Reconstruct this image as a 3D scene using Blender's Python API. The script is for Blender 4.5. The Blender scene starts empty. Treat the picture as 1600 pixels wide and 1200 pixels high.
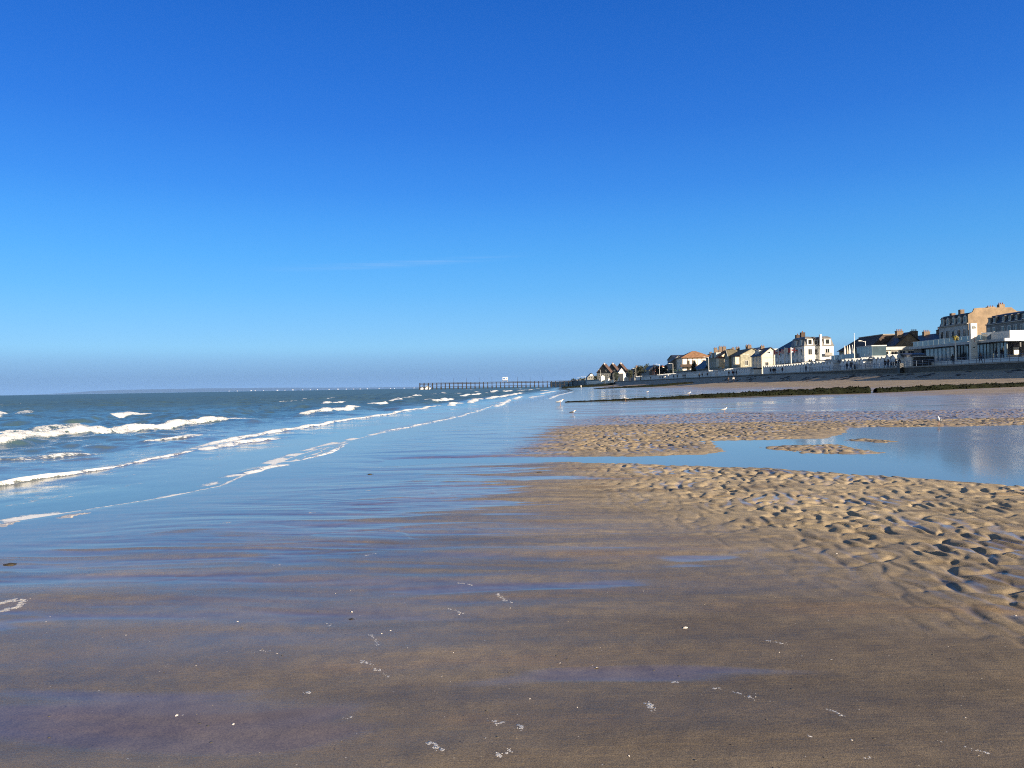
import bpy, math, random
import numpy as np
from mathutils import Matrix, Vector

random.seed(7)
R = math.radians
scene = bpy.context.scene
COL = scene.collection

# ------------------------------------------------------------------ camera model (used to survey the place from the photograph)
H = 1.6; F = 1200.0; TH = R(0.97); PIT = 4.0
def ray(px, py):
    u = px - 800.0; v = py - 600.0
    u2 = u * math.cos(TH) - v * math.sin(TH)
    v2 = u * math.sin(TH) + v * math.cos(TH)
    return u2 / F, -(v2 - PIT) / F            # X/Y , (Z-H)/Y
def gnd(px, py, z=0.0):
    a, b = ray(px, py); Y = (z - H) / b
    return a * Y, Y
def Yx(px, X, py=560):
    return X / ray(px, py)[0]
def Zy(px, py, Y):
    return H + ray(px, py)[1] * Y

# ------------------------------------------------------------------ noise
def _hash(ix, iy, seed):
    h = (ix.astype(np.int64) * 374761393 + iy.astype(np.int64) * 668265263 + seed * 144665) & 0xFFFFFFFF
    h = ((h ^ (h >> 13)) * 1274126177) & 0xFFFFFFFF
    return (h ^ (h >> 16)) & 0xFFFFFFFF
def noise(x, y, seed=0):
    x = np.asarray(x, float); y = np.asarray(y, float)
    x0 = np.floor(x); y0 = np.floor(y); fx = x - x0; fy = y - y0
    def g(ix, iy, dx, dy):
        a = _hash(ix, iy, seed) * (2 * math.pi / 4294967296.0)
        return np.cos(a) * dx + np.sin(a) * dy
    sx = fx * fx * fx * (fx * (fx * 6 - 15) + 10); sy = fy * fy * fy * (fy * (fy * 6 - 15) + 10)
    a = g(x0, y0, fx, fy); b = g(x0 + 1, y0, fx - 1, fy); c = g(x0, y0 + 1, fx, fy - 1); d = g(x0 + 1, y0 + 1, fx - 1, fy - 1)
    return ((a + (b - a) * sx) * (1 - sy) + (c + (d - c) * sx) * sy) * 1.5
def fbm(x, y, o=4, seed=0, gain=.5):
    s = 0; a = 1; t = 0
    for i in range(o):
        s = s + a * noise(x * 2 ** i + 17.3 * i, y * 2 ** i - 9.1 * i, seed + i); t += a; a *= gain
    return s / t
def worley(x, y, seed):
    xi = np.floor(x); yi = np.floor(y); f1 = np.full(x.shape, 9.); f2 = np.full(x.shape, 9.)
    for i in (-1, 0, 1):
        for j in (-1, 0, 1):
            h = _hash(xi + i, yi + j, seed); px = xi + i + (h & 1023) / 1023.; py = yi + j + ((h >> 10) & 1023) / 1023.
            d = np.hypot(x - px, y - py); f2 = np.where(d < f1, f1, np.minimum(f2, d)); f1 = np.minimum(f1, d)
    return f1, f2
def sst(a, b, x):
    t = np.clip((x - a) / (b - a), 0, 1); return t * t * (3 - 2 * t)

# ------------------------------------------------------------------ materials
def new_mat(name):
    m = bpy.data.materials.new(name); m.use_nodes = True
    nt = m.node_tree; nt.nodes.clear()
    out = nt.nodes.new('ShaderNodeOutputMaterial'); b = nt.nodes.new('ShaderNodeBsdfPrincipled')
    nt.links.new(b.outputs[0], out.inputs[0])
    return m, nt, b
def N(nt, t, **k):
    n = nt.nodes.new(t)
    for a, v in k.items():
        if a in n.inputs.keys(): n.inputs[a].default_value = v
        else: setattr(n, a, v)
    return n
def mix(nt, fac, a, b, t='RGBA', blend='MIX'):
    n = nt.nodes.new('ShaderNodeMix'); n.data_type = t
    if t == 'RGBA': n.blend_type = blend; ia, ib, o = 6, 7, 2
    else: ia, ib, o = 2, 3, 0
    for idx, v in ((0, fac), (ia, a), (ib, b)):
        if isinstance(v, bpy.types.NodeSocket): nt.links.new(v, n.inputs[idx])
        elif isinstance(v, (tuple, list)): n.inputs[idx].default_value = (*v[:3], 1)
        else: n.inputs[idx].default_value = v
    return n.outputs[o]
def mrange(nt, v, a, b, c=0., d=1., smooth=True):
    n = nt.nodes.new('ShaderNodeMapRange'); n.interpolation_type = 'SMOOTHSTEP' if smooth else 'LINEAR'
    nt.links.new(v, n.inputs[0])
    for i, x in enumerate((a, b, c, d)): n.inputs[i + 1].default_value = x
    return n.outputs[0]
def mathn(nt, op, a, b=0.):
    n = nt.nodes.new('ShaderNodeMath'); n.operation = op
    for i, v in enumerate((a, b)):
        if isinstance(v, bpy.types.NodeSocket): nt.links.new(v, n.inputs[i])
        else: n.inputs[i].default_value = v
    return n.outputs[0]
MATS = {}
def M(name, c=(.5, .5, .5), rough=.7, var=.25, scale=1.5, bump=0., bscale=30., spec=.5, metal=0., rows=0., trans=0.):
    """painted / mineral surface: base colour with blotches, fine grain and (rows) horizontal courses"""
    if name in MATS: return MATS[name]
    m, nt, b = new_mat(name)
    tc = N(nt, 'ShaderNodeTexCoord'); co = tc.outputs['Object']
    n1 = N(nt, 'ShaderNodeTexNoise', Scale=scale, Detail=6., Roughness=.65); nt.links.new(co, n1.inputs['Vector'])
    f = mrange(nt, n1.outputs[0], .3, .7, 1 - var, 1 + var * .5)
    col = mix(nt, 1., c, f, blend='MULTIPLY')
    if rows:
        w = N(nt, 'ShaderNodeTexWave', bands_direction='Z', Scale=rows, Distortion=1.5); nt.links.new(co, w.inputs['Vector'])
        col = mix(nt, mrange(nt, w.outputs[0], .0, .35, .35, 0.), col, tuple(x * .5 for x in c))
    nt.links.new(col, b.inputs['Base Color'])
    b.inputs['Roughness'].default_value = rough; b.inputs['Specular IOR Level'].default_value = spec; b.inputs['Metallic'].default_value = metal
    if bump:
        n2 = N(nt, 'ShaderNodeTexNoise', Scale=bscale, Detail=5.); nt.links.new(co, n2.inputs['Vector'])
        bp = N(nt, 'ShaderNodeBump', Strength=bump, Distance=.05); nt.links.new(n2.outputs[0], bp.inputs['Height']); nt.links.new(bp.outputs[0], b.inputs['Normal'])
    MATS[name] = m
    return m
M('white_paint', (.78, .77, .74), .6, .1); M('hut_white', (.82, .84, .86), .55, .12, 2.)
M('warm_white', (.80, .76, .68), .6, .1); M('cream', (.74, .64, .47), .75, .15); M('pale_grey', (.48, .50, .50), .7, .2)
M('hotel_white', (.82, .82, .80), .65, .08); M('grey_render', (.20, .21, .21), .8, .3); M('stone', (.36, .33, .27), .85, .3, 1.2, .3)
M('olive_stone', (.33, .32, .25), .85, .3); M('brick_gable', (.27, .20, .135), .9, .3, .6, .4, 12.); M('red_brick', (.36, .16, .09), .9, .3, 2.)
M('slate', (.035, .038, .045), .55, .4, 1.5, rows=3.); M('dark_brown_roof', (.07, .045, .032), .8, .4, 1.5, rows=3.); M('grey_slate', (.19, .185, .18), .6, .35, 1.5, rows=3.)
M('olive_roof', (.14, .125, .085), .85, .35, 1.5, rows=3.); M('orange_tile', (.30, .16, .08), .85, .4, .8, rows=3.); M('red_tile', (.26, .10, .06), .85, .35, 1.2, rows=3.)
M('brown_tile', (.105, .062, .048), .85, .35, 1.2, rows=3.); M('black_timber', (.018, .018, .02), .6, .4)
M('timber', (.10, .06, .035), .8, .4, 3.); M('pier_timber', (.016, .014, .013), .8, .4, 2.); M('dark_metal', (.03, .035, .042), .5, .3)
M('pole_white', (.78, .78, .76), .4, .1); M('rail_blue', (.13, .18, .26), .45, .2, 3.); M('concrete', (.12, .12, .112), .85, .35, .7, .4, 8.)
M('coping', (.33, .32, .30), .85, .3, 1.); M('paving', (.33, .30, .27), .8, .25, .8); M('asphalt', (.06, .06, .062), .9, .3, 1.)
M('pane', (.02, .025, .03), .12, .2, 1., spec=.7); M('shop_glass', (.26, .33, .35), .16, .25, .5, spec=.9); M('shaded_stone', (.12, .11, .09), .85, .3); M('blue_glass', (.07, .11, .14), .08, .2, .5, spec=1.); M('dark_clad', (.022, .026, .035), .45, .3, 1.)
M('brick_chimney', (.19, .14, .105), .9, .3, 3.); M('red_fabric', (.72, .13, .12), .8, .15); M('white_fabric', (.80, .79, .77), .8, .08); M('navy_fabric', (.03, .05, .18), .8, .2)
M('beige_fabric', (.55, .47, .36), .85, .15); M('skin', (.32, .20, .15), .6, .15); M('hair', (.05, .035, .025), .7, .3)
M('cloth_black', (.015, .016, .02), .85, .3); M('cloth_navy', (.025, .035, .07), .85, .3); M('cloth_white', (.74, .73, .71), .8, .1); M('cloth_grey', (.13, .13, .14), .85, .25)
M('cloth_red', (.30, .05, .04), .8, .2); M('cloth_brown', (.12, .075, .045), .85, .2); M('denim', (.05, .075, .13), .85, .2)
M('gull_white', (.80, .79, .76), .7, .08, 8.); M('gull_grey', (.30, .31, .33), .7, .15, 8.); M('gull_dark', (.03, .03, .034), .7, .2, 8.); M('gull_beak', (.60, .36, .05), .5, .2); M('gull_leg', (.45, .24, .16), .6, .2)
M('bark', (.09, .065, .045), .9, .4, 4.); M('leaf_dark', (.022, .032, .016), .8, .6, 1.5); M('leaf_green', (.030, .038, .016), .8, .5, 1.5); M('leaf_yellow', (.30, .25, .05), .8, .4, 2.)
M('hedge_teal', (.03, .06, .045), .85, .5, 2.); M('weed', (.009, .012, .005), .9, .6, 1.2, .8, 14., .15); M('weed_dry', (.025, .02, .013), .8, .5, 6.)
M('weed_green', (.018, .026, .008), .9, .5, 2., spec=.15); M('shell', (.74, .68, .60), .35, .25, 60.); M('pebble', (.06, .055, .05), .6, .4, 40.); M('hill', (.022, .042, .065), 1., .3, .002)
M('logo_dark', (.035, .05, .06), .5, .1); M('logo_pale', (.6, .62, .62), .5, .1); M('red_mark', (.55, .12, .08), .6, .1)

def mat_foam():
    m, nt, b = new_mat('foam')
    tc = N(nt, 'ShaderNodeTexCoord')
    n = N(nt, 'ShaderNodeTexVoronoi', Scale=160.); nt.links.new(tc.outputs['Object'], n.inputs['Vector'])
    nt.links.new(mix(nt, mrange(nt, n.outputs[0], .05, .7), (.60, .585, .56), (.36, .34, .32)), b.inputs['Base Color'])
    b.inputs['Roughness'].default_value = .45
    bp = N(nt, 'ShaderNodeBump', Strength=.6, Distance=.003); nt.links.new(n.outputs[0], bp.inputs['Height']); nt.links.new(bp.outputs[0], b.inputs['Normal'])
    MATS['foam'] = m
mat_foam()

def mat_sand():
    m, nt, b = new_mat('sand')
    tc = N(nt, 'ShaderNodeTexCoord'); co = tc.outputs['Object']
    def att(n):
        a = N(nt, 'ShaderNodeAttribute'); a.attribute_name = n; return a.outputs['Fac']
    film, damp, tone = att('film'), att('damp'), att('tone')
    mp = N(nt, 'ShaderNodeMapping'); mp.inputs['Scale'].default_value = (.35, 1.2, 1); nt.links.new(co, mp.inputs['Vector'])
    big = N(nt, 'ShaderNodeTexNoise', Scale=.9, Detail=5., Roughness=.6); nt.links.new(mp.outputs[0], big.inputs['Vector'])
    mid = N(nt, 'ShaderNodeTexNoise', Scale=6., Detail=6., Roughness=.7); nt.links.new(co, mid.inputs['Vector'])
    gr = N(nt, 'ShaderNodeTexNoise', Scale=130., Detail=3., Roughness=.8); nt.links.new(co, gr.inputs['Vector'])
    gr2 = N(nt, 'ShaderNodeTexNoise', Scale=420., Detail=2., Roughness=.8); nt.links.new(co, gr2.inputs['Vector'])
    c = mix(nt, tone, SAND_DARK, SAND_LIGHT)
    c = mix(nt, mrange(nt, big.outputs[0], .53, .70, 0, .7), c, SAND_ORANGE)
    c = mix(nt, mrange(nt, big.outputs[0], .32, .47, .75, 0.), c, SAND_MAUVE)
    c = mix(nt, 1., c, mrange(nt, mid.outputs[0], .3, .7, .82, 1.16), blend='MULTIPLY')
    c = mix(nt, 1., c, mrange(nt, gr.outputs[0], .25, .75, .62, 1.36), blend='MULTIPLY')
    c = mix(nt, 1., c, mrange(nt, gr2.outputs[0], .25, .75, .75, 1.25), blend='MULTIPLY')
    # scattered shell grit
    vo = N(nt, 'ShaderNodeTexVoronoi', Scale=26.); nt.links.new(co, vo.inputs['Vector'])
    rare = N(nt, 'ShaderNodeSeparateColor'); nt.links.new(vo.outputs['Color'], rare.inputs[0])
    dot = mathn(nt, 'MULTIPLY', mrange(nt, vo.outputs['Distance'], .05, .13, 1, 0), mrange(nt, rare.outputs[0], .93, .95))
    c = mix(nt, dot, c, (.5, .46, .40))
    dot2 = mathn(nt, 'MULTIPLY', mrange(nt, vo.outputs['Distance'], .07, .15, 1, 0), mrange(nt, rare.outputs[1], .94, .96))
    c = mix(nt, dot2, c, (.015, .013, .012))
    nt.links.new(c, b.inputs['Base Color'])
    r = mix(nt, damp, .7, .19, 'FLOAT'); r = mix(nt, film, r, .08, 'FLOAT')
    r = mathn(nt, 'ADD', r, mrange(nt, mid.outputs[0], .3, .7, -.03, .06))
    nt.links.new(r, b.inputs['Roughness'])
    b.inputs['IOR'].default_value = 1.36
    nt.links.new(mix(nt, film, mix(nt, damp, .25, .6, 'FLOAT'), .72, 'FLOAT'), b.inputs['Specular IOR Level'])
    hgt = mathn(nt, 'ADD', mathn(nt, 'MULTIPLY', gr.outputs[0], .7), mathn(nt, 'MULTIPLY', mid.outputs[0], 1.6))
    hgt = mathn(nt, 'ADD', hgt, mathn(nt, 'MULTIPLY', gr2.outputs[0], .3))
    mr = N(nt, 'ShaderNodeMapping'); mr.inputs['Scale'].default_value = (2.2, 13., 1); nt.links.new(co, mr.inputs['Vector'])
    rill = N(nt, 'ShaderNodeTexNoise', Scale=1.6, Detail=5., Roughness=.6, Distortion=.6); nt.links.new(mr.outputs[0], rill.inputs['Vector'])
    hgt = mathn(nt, 'ADD', hgt, mathn(nt, 'MULTIPLY', rill.outputs[0], 1.5))
    st = mathn(nt, 'MULTIPLY', mathn(nt, 'SUBTRACT', 1., film), mix(nt, damp, .75, .13, 'FLOAT'))
    bp = N(nt, 'ShaderNodeBump', Distance=.006); nt.links.new(hgt, bp.inputs['Height']); nt.links.new(st, bp.inputs['Strength'])
    nt.links.new(bp.outputs[0], b.inputs['Normal'])
    return m
def mat_water(name, deep, shallow, bump, rough=.04, calm=False):
    m, nt, b = new_mat(name)
    tc = N(nt, 'ShaderNodeTexCoord'); co = tc.outputs['Object']
    a = N(nt, 'ShaderNodeAttribute'); a.attribute_name = 'foam'
    s = N(nt, 'ShaderNodeAttribute'); s.attribute_name = 'shallow'
    rf = N(nt, 'ShaderNodeAttribute'); rf.attribute_name = 'ruffle'
    fa = N(nt, 'ShaderNodeAttribute'); fa.attribute_name = 'far'
    mp = N(nt, 'ShaderNodeMapping'); mp.inputs['Scale'].default_value = (1, .45, 1); nt.links.new(co, mp.inputs['Vector'])
    n1 = N(nt, 'ShaderNodeTexNoise', Scale=1.1, Detail=8., Roughness=.68); nt.links.new(mp.outputs[0], n1.inputs['Vector'])
    n2 = N(nt, 'ShaderNodeTexNoise', Scale=.16, Detail=4.); nt.links.new(mp.outputs[0], n2.inputs['Vector'])
    nf = N(nt, 'ShaderNodeTexNoise', Scale=7., Detail=9., Roughness=.78); nt.links.new(co, nf.inputs['Vector'])
    c = mix(nt, s.outputs['Fac'], deep, shallow)
    c = mix(nt, mrange(nt, n2.outputs[0], .35, .65, 0, .5), c, tuple(x * 1.35 for x in deep))
    ff = mathn(nt, 'ADD', a.outputs['Fac'], mathn(nt, 'MULTIPLY', mathn(nt, 'SUBTRACT', nf.outputs[0], .5), 2.6))
    ff = mrange(nt, ff, .40, .70)
    ff = mathn(nt, 'MULTIPLY', ff, mrange(nt, a.outputs['Fac'], .02, .12))
    nt.links.new(mix(nt, ff, c, (.76, .77, .76)), b.inputs['Base Color'])
    nt.links.new(mix(nt, ff, mix(nt, fa.outputs['Fac'], rough, .42, 'FLOAT'), .7, 'FLOAT'), b.inputs['Roughness'])
    b.inputs['IOR'].default_value = 1.333; b.inputs['Specular IOR Level'].default_value = .45 if not calm else .6
    bp = N(nt, 'ShaderNodeBump', Distance=.09)
    nt.links.new(mathn(nt, 'MULTIPLY', rf.outputs['Fac'], bump), bp.inputs['Strength'])
    nt.links.new(mathn(nt, 'ADD', n1.outputs[0], mathn(nt, 'MULTIPLY', nf.outputs[0], mix(nt, ff, .12, 2.6, 'FLOAT'))), bp.inputs['Height'])
    nt.links.new(bp.outputs[0], b.inputs['Normal'])
    return m
SAND_DARK = (.128, .099, .066); SAND_LIGHT = (.375, .300, .195); SAND_ORANGE = (.205, .138, .075); SAND_MAUVE = (.118, .093, .070)
m_sand = mat_sand()
m_sea = mat_water('sea_water', (.056, .100, .094), (.165, .158, .132), .75)
m_pool = mat_water('pool_water', (.13, .118, .095), (.13, .118, .095), .22, .03, True)

# ------------------------------------------------------------------ objects
BASE = {}
def tag(o, label=None, cat=None, group=None, kind=None):
    for k, v in (('label', label), ('category', cat), ('group', group), ('kind', kind)):
        if v: o[k] = v
    return o
def thing(name, label, cat, loc=(0, 0, 0), group=None):
    o = bpy.data.objects.new(name, None); COL.objects.link(o); o.location = loc; o.empty_display_size = .3
    BASE[o.name] = Vector(loc)
    return tag(o, label, cat, group)
def link(name, me, parent=None, loc=(0, 0, 0), rz=0, mats=None, s=1.):
    o = bpy.data.objects.new(name, me); COL.objects.link(o); o.location = loc; o.rotation_euler = (0, 0, rz); o.scale = (s, s, s)
    if parent: o.parent = parent
    if mats:
        for i, m in enumerate(mats):
            o.material_slots[i].link = 'OBJECT'; o.material_slots[i].material = MATS[m]
    return o
class MB:
    def __init__(s): s.v = []; s.f = []; s.m = []
    def add(s, vs, fs, m=0):
        k = len(s.v); s.v += [tuple(p) for p in vs]; s.f += [tuple(i + k for i in f) for f in fs]; s.m += [m] * len(fs); return s
    def box(s, x0, x1, y0, y1, z0, z1, m=0):
        return s.add([(x0, y0, z0), (x1, y0, z0), (x1, y1, z0), (x0, y1, z0), (x0, y0, z1), (x1, y0, z1), (x1, y1, z1), (x0, y1, z1)],
                     [(0, 3, 2, 1), (4, 5, 6, 7), (0, 1, 5, 4), (1, 2, 6, 5), (2, 3, 7, 6), (3, 0, 4, 7)], m)
    def prism(s, poly, ax, a0, a1, m=0):
        n = len(poly)
        def p(q, a): return (a, q[0], q[1]) if ax == 'x' else (q[0], a, q[1]) if ax == 'y' else (q[0], q[1], a)
        vs = [p(q, a0) for q in poly] + [p(q, a1) for q in poly]
        return s.add(vs, [tuple(range(n))[::-1], tuple(range(n, 2 * n))] + [(i, (i + 1) % n, n + (i + 1) % n, n + i) for i in range(n)], m)
    def frus(s, b, t, m=0):
        """b, t: (x0,x1,y0,y1,z)"""
        vs = [(b[0], b[2], b[4]), (b[1], b[2], b[4]), (b[1], b[3], b[4]), (b[0], b[3], b[4]), (t[0], t[2], t[4]), (t[1], t[2], t[4]), (t[1], t[3], t[4]), (t[0], t[3], t[4])]
        return s.add(vs, [(0, 3, 2, 1), (4, 5, 6, 7), (0, 1, 5, 4), (1, 2, 6, 5), (2, 3, 7, 6), (3, 0, 4, 7)], m)
    def tube(s, p0, p1, r0, r1=None, n=8, m=0):
        r1 = r0 if r1 is None else r1
        p0 = Vector(p0); p1 = Vector(p1); d = (p1 - p0).normalized()
        a = d.orthogonal().normalized(); b = d.cross(a)
        vs = [p + (a * math.cos(2 * math.pi * i / n) + b * math.sin(2 * math.pi * i / n)) * r for p, r in ((p0, r0), (p1, r1)) for i in range(n)]
        return s.add(vs, [(i, (i + 1) % n, n + (i + 1) % n, n + i) for i in range(n)] + [tuple(range(n))[::-1], tuple(range(n, 2 * n))], m)
    def path(s, pts, rs, n=8, m=0):
        for i in range(len(pts) - 1): s.tube(pts[i], pts[i + 1], rs[i], rs[i + 1], n, m)
        return s
    def dome(s, c, rx, ry, rz, n=10, k=4, m=0, jit=0., bottom=False):
        vs = []; fs = []
        lo = -k if bottom else 0
        rings = list(range(lo, k + 1))
        for q in rings:
            a = q / k * math.pi / 2
            for i in range(n):
                t = 2 * math.pi * i / n; j = 1 + random.uniform(-jit, jit)
                vs.append((c[0] + rx * math.cos(a) * math.cos(t) * j, c[1] + ry * math.cos(a) * math.sin(t) * j, c[2] + rz * math.sin(a)))
        for q in range(len(rings) - 1):
            for i in range(n): fs.append((q * n + i, q * n + (i + 1) % n, (q + 1) * n + (i + 1) % n, (q + 1) * n + i))
        return s.add(vs, fs, m)
    def mesh(s, name, mats, off=(0, 0, 0), smooth=False):
        me = bpy.data.meshes.new(name); me.from_pydata([(a - off[0], b - off[1], c - off[2]) for a, b, c in s.v], [], s.f)
        for m in mats: me.materials.append(MATS[m] if isinstance(m, str) else m)
        me.polygons.foreach_set('material_index', s.m)
        if smooth: me.polygons.foreach_set('use_smooth', [True] * len(s.f))
        me.update(); return me
    def build(s, name, mats, parent=None, smooth=False):
        mats = [mats] if isinstance(mats, str) else mats
        if parent is None:
            a = np.array(s.v); off = Vector(((a[:, 0].min() + a[:, 0].max()) / 2, (a[:, 1].min() + a[:, 1].max()) / 2, a[:, 2].min()))
        else: off = BASE[parent.name]
        o = bpy.data.objects.new(name, s.mesh(name, mats, off, smooth)); COL.objects.link(o)
        if parent is None: o.location = off
        else: o.parent = parent
        BASE[o.name] = off
        return o
def dup(o, loc=None, parent=None):
    c = o.copy(); COL.objects.link(c); BASE[c.name] = BASE.get(o.name, Vector())
    if parent: c.parent = parent; c.matrix_parent_inverse = o.matrix_parent_inverse.copy()
    if loc is not None: c.location = loc
    for ch in list(o.children): dup(ch, None, c)
    return c
def np_mesh(name, V, Q, mat, attrs, smooth=True):
    me = bpy.data.meshes.new(name)
    me.vertices.add(len(V)); me.vertices.foreach_set('co', V.astype(np.float32).ravel())
    me.loops.add(Q.size); me.loops.foreach_set('vertex_index', Q.astype(np.int32).ravel())
    me.polygons.add(len(Q)); me.polygons.foreach_set('loop_start', np.arange(0, Q.size, 4, dtype=np.int32))
    try: me.polygons.foreach_set('loop_total', np.full(len(Q), 4, dtype=np.int32))
    except Exception: pass
    me.polygons.foreach_set('use_smooth', np.full(len(Q), smooth))
    for k, a in attrs.items():
        at = me.attributes.new(k, 'FLOAT', 'POINT'); at.data.foreach_set('value', a.astype(np.float32).ravel())
    me.materials.append(mat); me.update(calc_edges=True); me.validate()
    o = bpy.data.objects.new(name, me); COL.objects.link(o); return o

# ------------------------------------------------------------------ the beach: one height field
def G(pts, z=0.): return np.array([gnd(a, b, z) for a, b in pts])
def sdf(poly, x, y):
    d = np.full(x.shape, 1e9); ins = np.zeros(x.shape, bool); n = len(poly)
    for i in range(n):
        ax, ay = poly[i]; bx, by = poly[(i + 1) % n]; ex, ey = bx - ax, by - ay
        t = np.clip(((x - ax) * ex + (y - ay) * ey) / (ex * ex + ey * ey), 0, 1)
        d = np.minimum(d, np.hypot(x - ax - t * ex, y - ay - t * ey))
        c = ((ay > y) != (by > y)) & (x < (bx - ax) * (y - ay) / ((by - ay) or 1e-9) + ax); ins ^= c
    return np.where(ins, -d, d)
SH = np.array([(-40, -9), (3, -7.6), (9.5, -6.3), (11.8, -5.1), (13.1, -4.75), (15, -4.95), (19, -5.1), (23, -5.0), (30, -4.3), (48, -2.4), (75, 2), (110, 6), (250, 20), (520, 37), (780, 57), (1500, 80), (9000, 200)], float)
def Xs(Y): return np.interp(Y, SH[:, 0], SH[:, 1])
POOL = G([(600, 729), (700, 724), (900, 722), (1000, 725), (1100, 729), (1200, 732), (1300, 738), (1400, 745), (1500, 752), (1600, 761), (1850, 790), (2100, 760), (2100, 655), (1800, 658), (1600, 664), (1450, 667), (1320, 668), (1326, 676), (1290, 685), (1200, 687), (1105, 688), (1125, 697), (1140, 705), (1100, 711), (1000, 713), (900, 714), (760, 715), (600, 718)])
ISL = G([(1178, 700), (1230, 696), (1300, 695), (1335, 702), (1395, 708), (1330, 710), (1250, 707)])
ISL2 = G([(1318, 688), (1350, 685), (1405, 690), (1380, 692)])
RIP1 = G([(900, 722), (1010, 790), (1130, 830), (1250, 870), (1420, 930), (1500, 965), (1640, 1010), (2000, 1000), (2100, 790), (1600, 755), (1300, 733)])
RIP2 = G([(770, 712), (830, 690), (850, 672), (920, 652), (1100, 646), (1300, 644), (1600, 640), (2100, 628), (2100, 660), (1600, 668), (1326, 676), (1140, 706), (1100, 716)])
def sand(X, Y, full=True):
    xs = Xs(Y); d = X - xs
    w = d / np.maximum(73 - xs, 6.)
    prof = np.interp(w, [0, .05, .147, .315, .44, .65, .885, 1, 1.05], [0, .03, .13, .34, .43, .80, 1.75, 3.0, 3.3])
    nearp = np.interp(w, [0, .04, .2, .45, .68, .885, 1, 1.05], [0, .035, .045, .06, .6, 1.7, 3.0, 3.3])
    prof = prof + .6 * sst(.86, 1., w) * sst(140, 200, Y)
    k = sst(30, 70, Y)
    z = np.where(d > 0, nearp * (1 - k) + prof * k, np.maximum(.030 * d, -3.))
    z = z + .012 * fbm(X / 3., Y / 1.6, 3, 5) * sst(.3, 3, d)
    z = z + .10 * fbm(X / 9., Y / 22., 3, 51) * sst(60, 110, Y) * sst(.1, .4, w)
    film = np.zeros_like(X); strk = np.zeros_like(X); rip = np.zeros_like(X)
    near = (Y < 60) & (Y > -2) & (X > -14)
    x, y = X[near], Y[near]; dd = d[near]; zz = z[near]
    wob = .35 * fbm(x / 1.1, y / 1.4, 3, 11)
    p = sdf(POOL, x, y) + wob * .7; i1 = sdf(ISL, x, y) + wob; i2 = sdf(ISL2, x, y) + wob * .7
    e = np.maximum(p, -np.minimum(i1, i2)) + .30
    depth = sst(-.9, .75, e)
    zz = zz * sst(-.2, 1.0, e) + (-.085) * (1 - depth) * sst(-1, 1.5, e * 0 + 1.5)
    # ripples: crests run along the shore, steep sides towards the sea, broken into short dents
    r1 = sst(1.2, -1.5, sdf(RIP1, x, y)); r2 = sst(.8, -2.5, sdf(RIP2, x, y)); ri = np.maximum(sst(.5, -.2, i1), sst(.4, -.1, i2)) * .8
    m = np.maximum(np.maximum(r1, r2), ri); m = m * sst(-1.2, .3, e)
    lam = .21 + .15 * sst(8, 24, y)
    ph = x / lam + 1.25 * fbm(x / 1.2, y / 1.7, 2, 21) + .38 * noise(x / .30, y / .45, 23)
    t = ph - np.floor(ph)
    saw = np.where(t < .32, sst(0, .32, t), 1 - sst(.32, 1.0, t))
    am = .15 + .85 * sst(-.15, .3, noise(x / .33, y / .42, 25)); am2 = .62 + .38 * sst(-.35, .2, fbm(x / 2.5, y / 2.0, 2, 27))
    f1, f2 = worley(x / .25 + .35 * noise(x / .5, y / .5, 26), y / .33 + .35 * noise(x / .5, y / .5, 28), 31)
    dent = 1 - sst(.0, .42, f2 - f1); dent = dent * sst(-.34, .14, noise(x / .42, y / .34, 24) + .25 * noise(x / 1.6, y / 1.4, 20))
    hr = .035 + .030 * sst(10, 22, y)
    zz = zz + m * (hr * am2 * (.62 * am * (saw - .55) - .75 * dent + .12) + .004 * noise(x / .12, y / .18, 29))
    # low undulations and drainage streaks across the beach
    st = fbm(x / 3.8 + .6 * noise(x / 3, y / 2, 30), y / .62 + .5 * noise(x / 2.4, y / 1.5, 31), 3, 33)
    zz = zz + .013 * st * (1 - m) * sst(.2, 2.5, dd)
    s2 = fbm(x / 2.7 + .9 * noise(x / 1.9, y / .9, 37), y / .50 + .7 * noise(x / 1.5, y / 1.1, 38), 3, 39)
    zz = zz + .0045 * sst(-.035, .035, s2) * (1 - m) * sst(2.0, 4.5, dd) * sst(16, 14.5, y) * sst(5.5, 7.5, y) * sst(-.2, .25, fbm(x / 4, y / 2, 2, 40))
    st3 = fbm(x / 3.0 + .8 * noise(x / 2.1, y / 1.0, 54), (y + .10 * x) / .21 + .8 * noise(x / 1.7, y / .8, 55), 3, 56) * (1 - m) * sst(4., 7., y) * sst(17, 14, y)
    zz = zz + .0042 * st3 * sst(1, 3, dd)
    bias = 1.15 * sst(7.5, 0., dd) * sst(5.2, 9.5, y) + .9 * sst(16, 18.5, y) * sst(9, 2, dd) - .55 * sst(0., 5., x) - .1
    fl = sst(.0, .17, -st - .42 * st3 + bias * .8 - .13)
    strk[near] = st3
    fl = np.maximum(fl, sst(1.2, .2, dd) * sst(3, 9, y))
    flat = sst(30, 42, y) * sst(25, 5, x * .5)
    fl = np.maximum(fl, flat * sst(-.15, .25, fbm(x / 7, y / 2.2, 3, 41)) * .9)
    hollow = m * sst(.45, .12, saw) * sst(-.1, .3, fbm(x / 2.2, y / 1.2, 3, 43) + .25 * sst(9.5, 7.0, y) * r1)
    fl = np.maximum(fl * (1 - m), hollow * .9)
    film[near] = fl; rip[near] = m; z[near] = zz
    far = Y >= 60
    ff = sst(-.05, .3, fbm(X[far] / 16, Y[far] / 5.5, 3, 45) + .55 * sst(.5, .0, w[far]) - .22) * sst(.75, .5, w[far])
    film[far] = np.maximum(ff, sst(.12, .02, w[far]))
    if not full: return z
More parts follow.
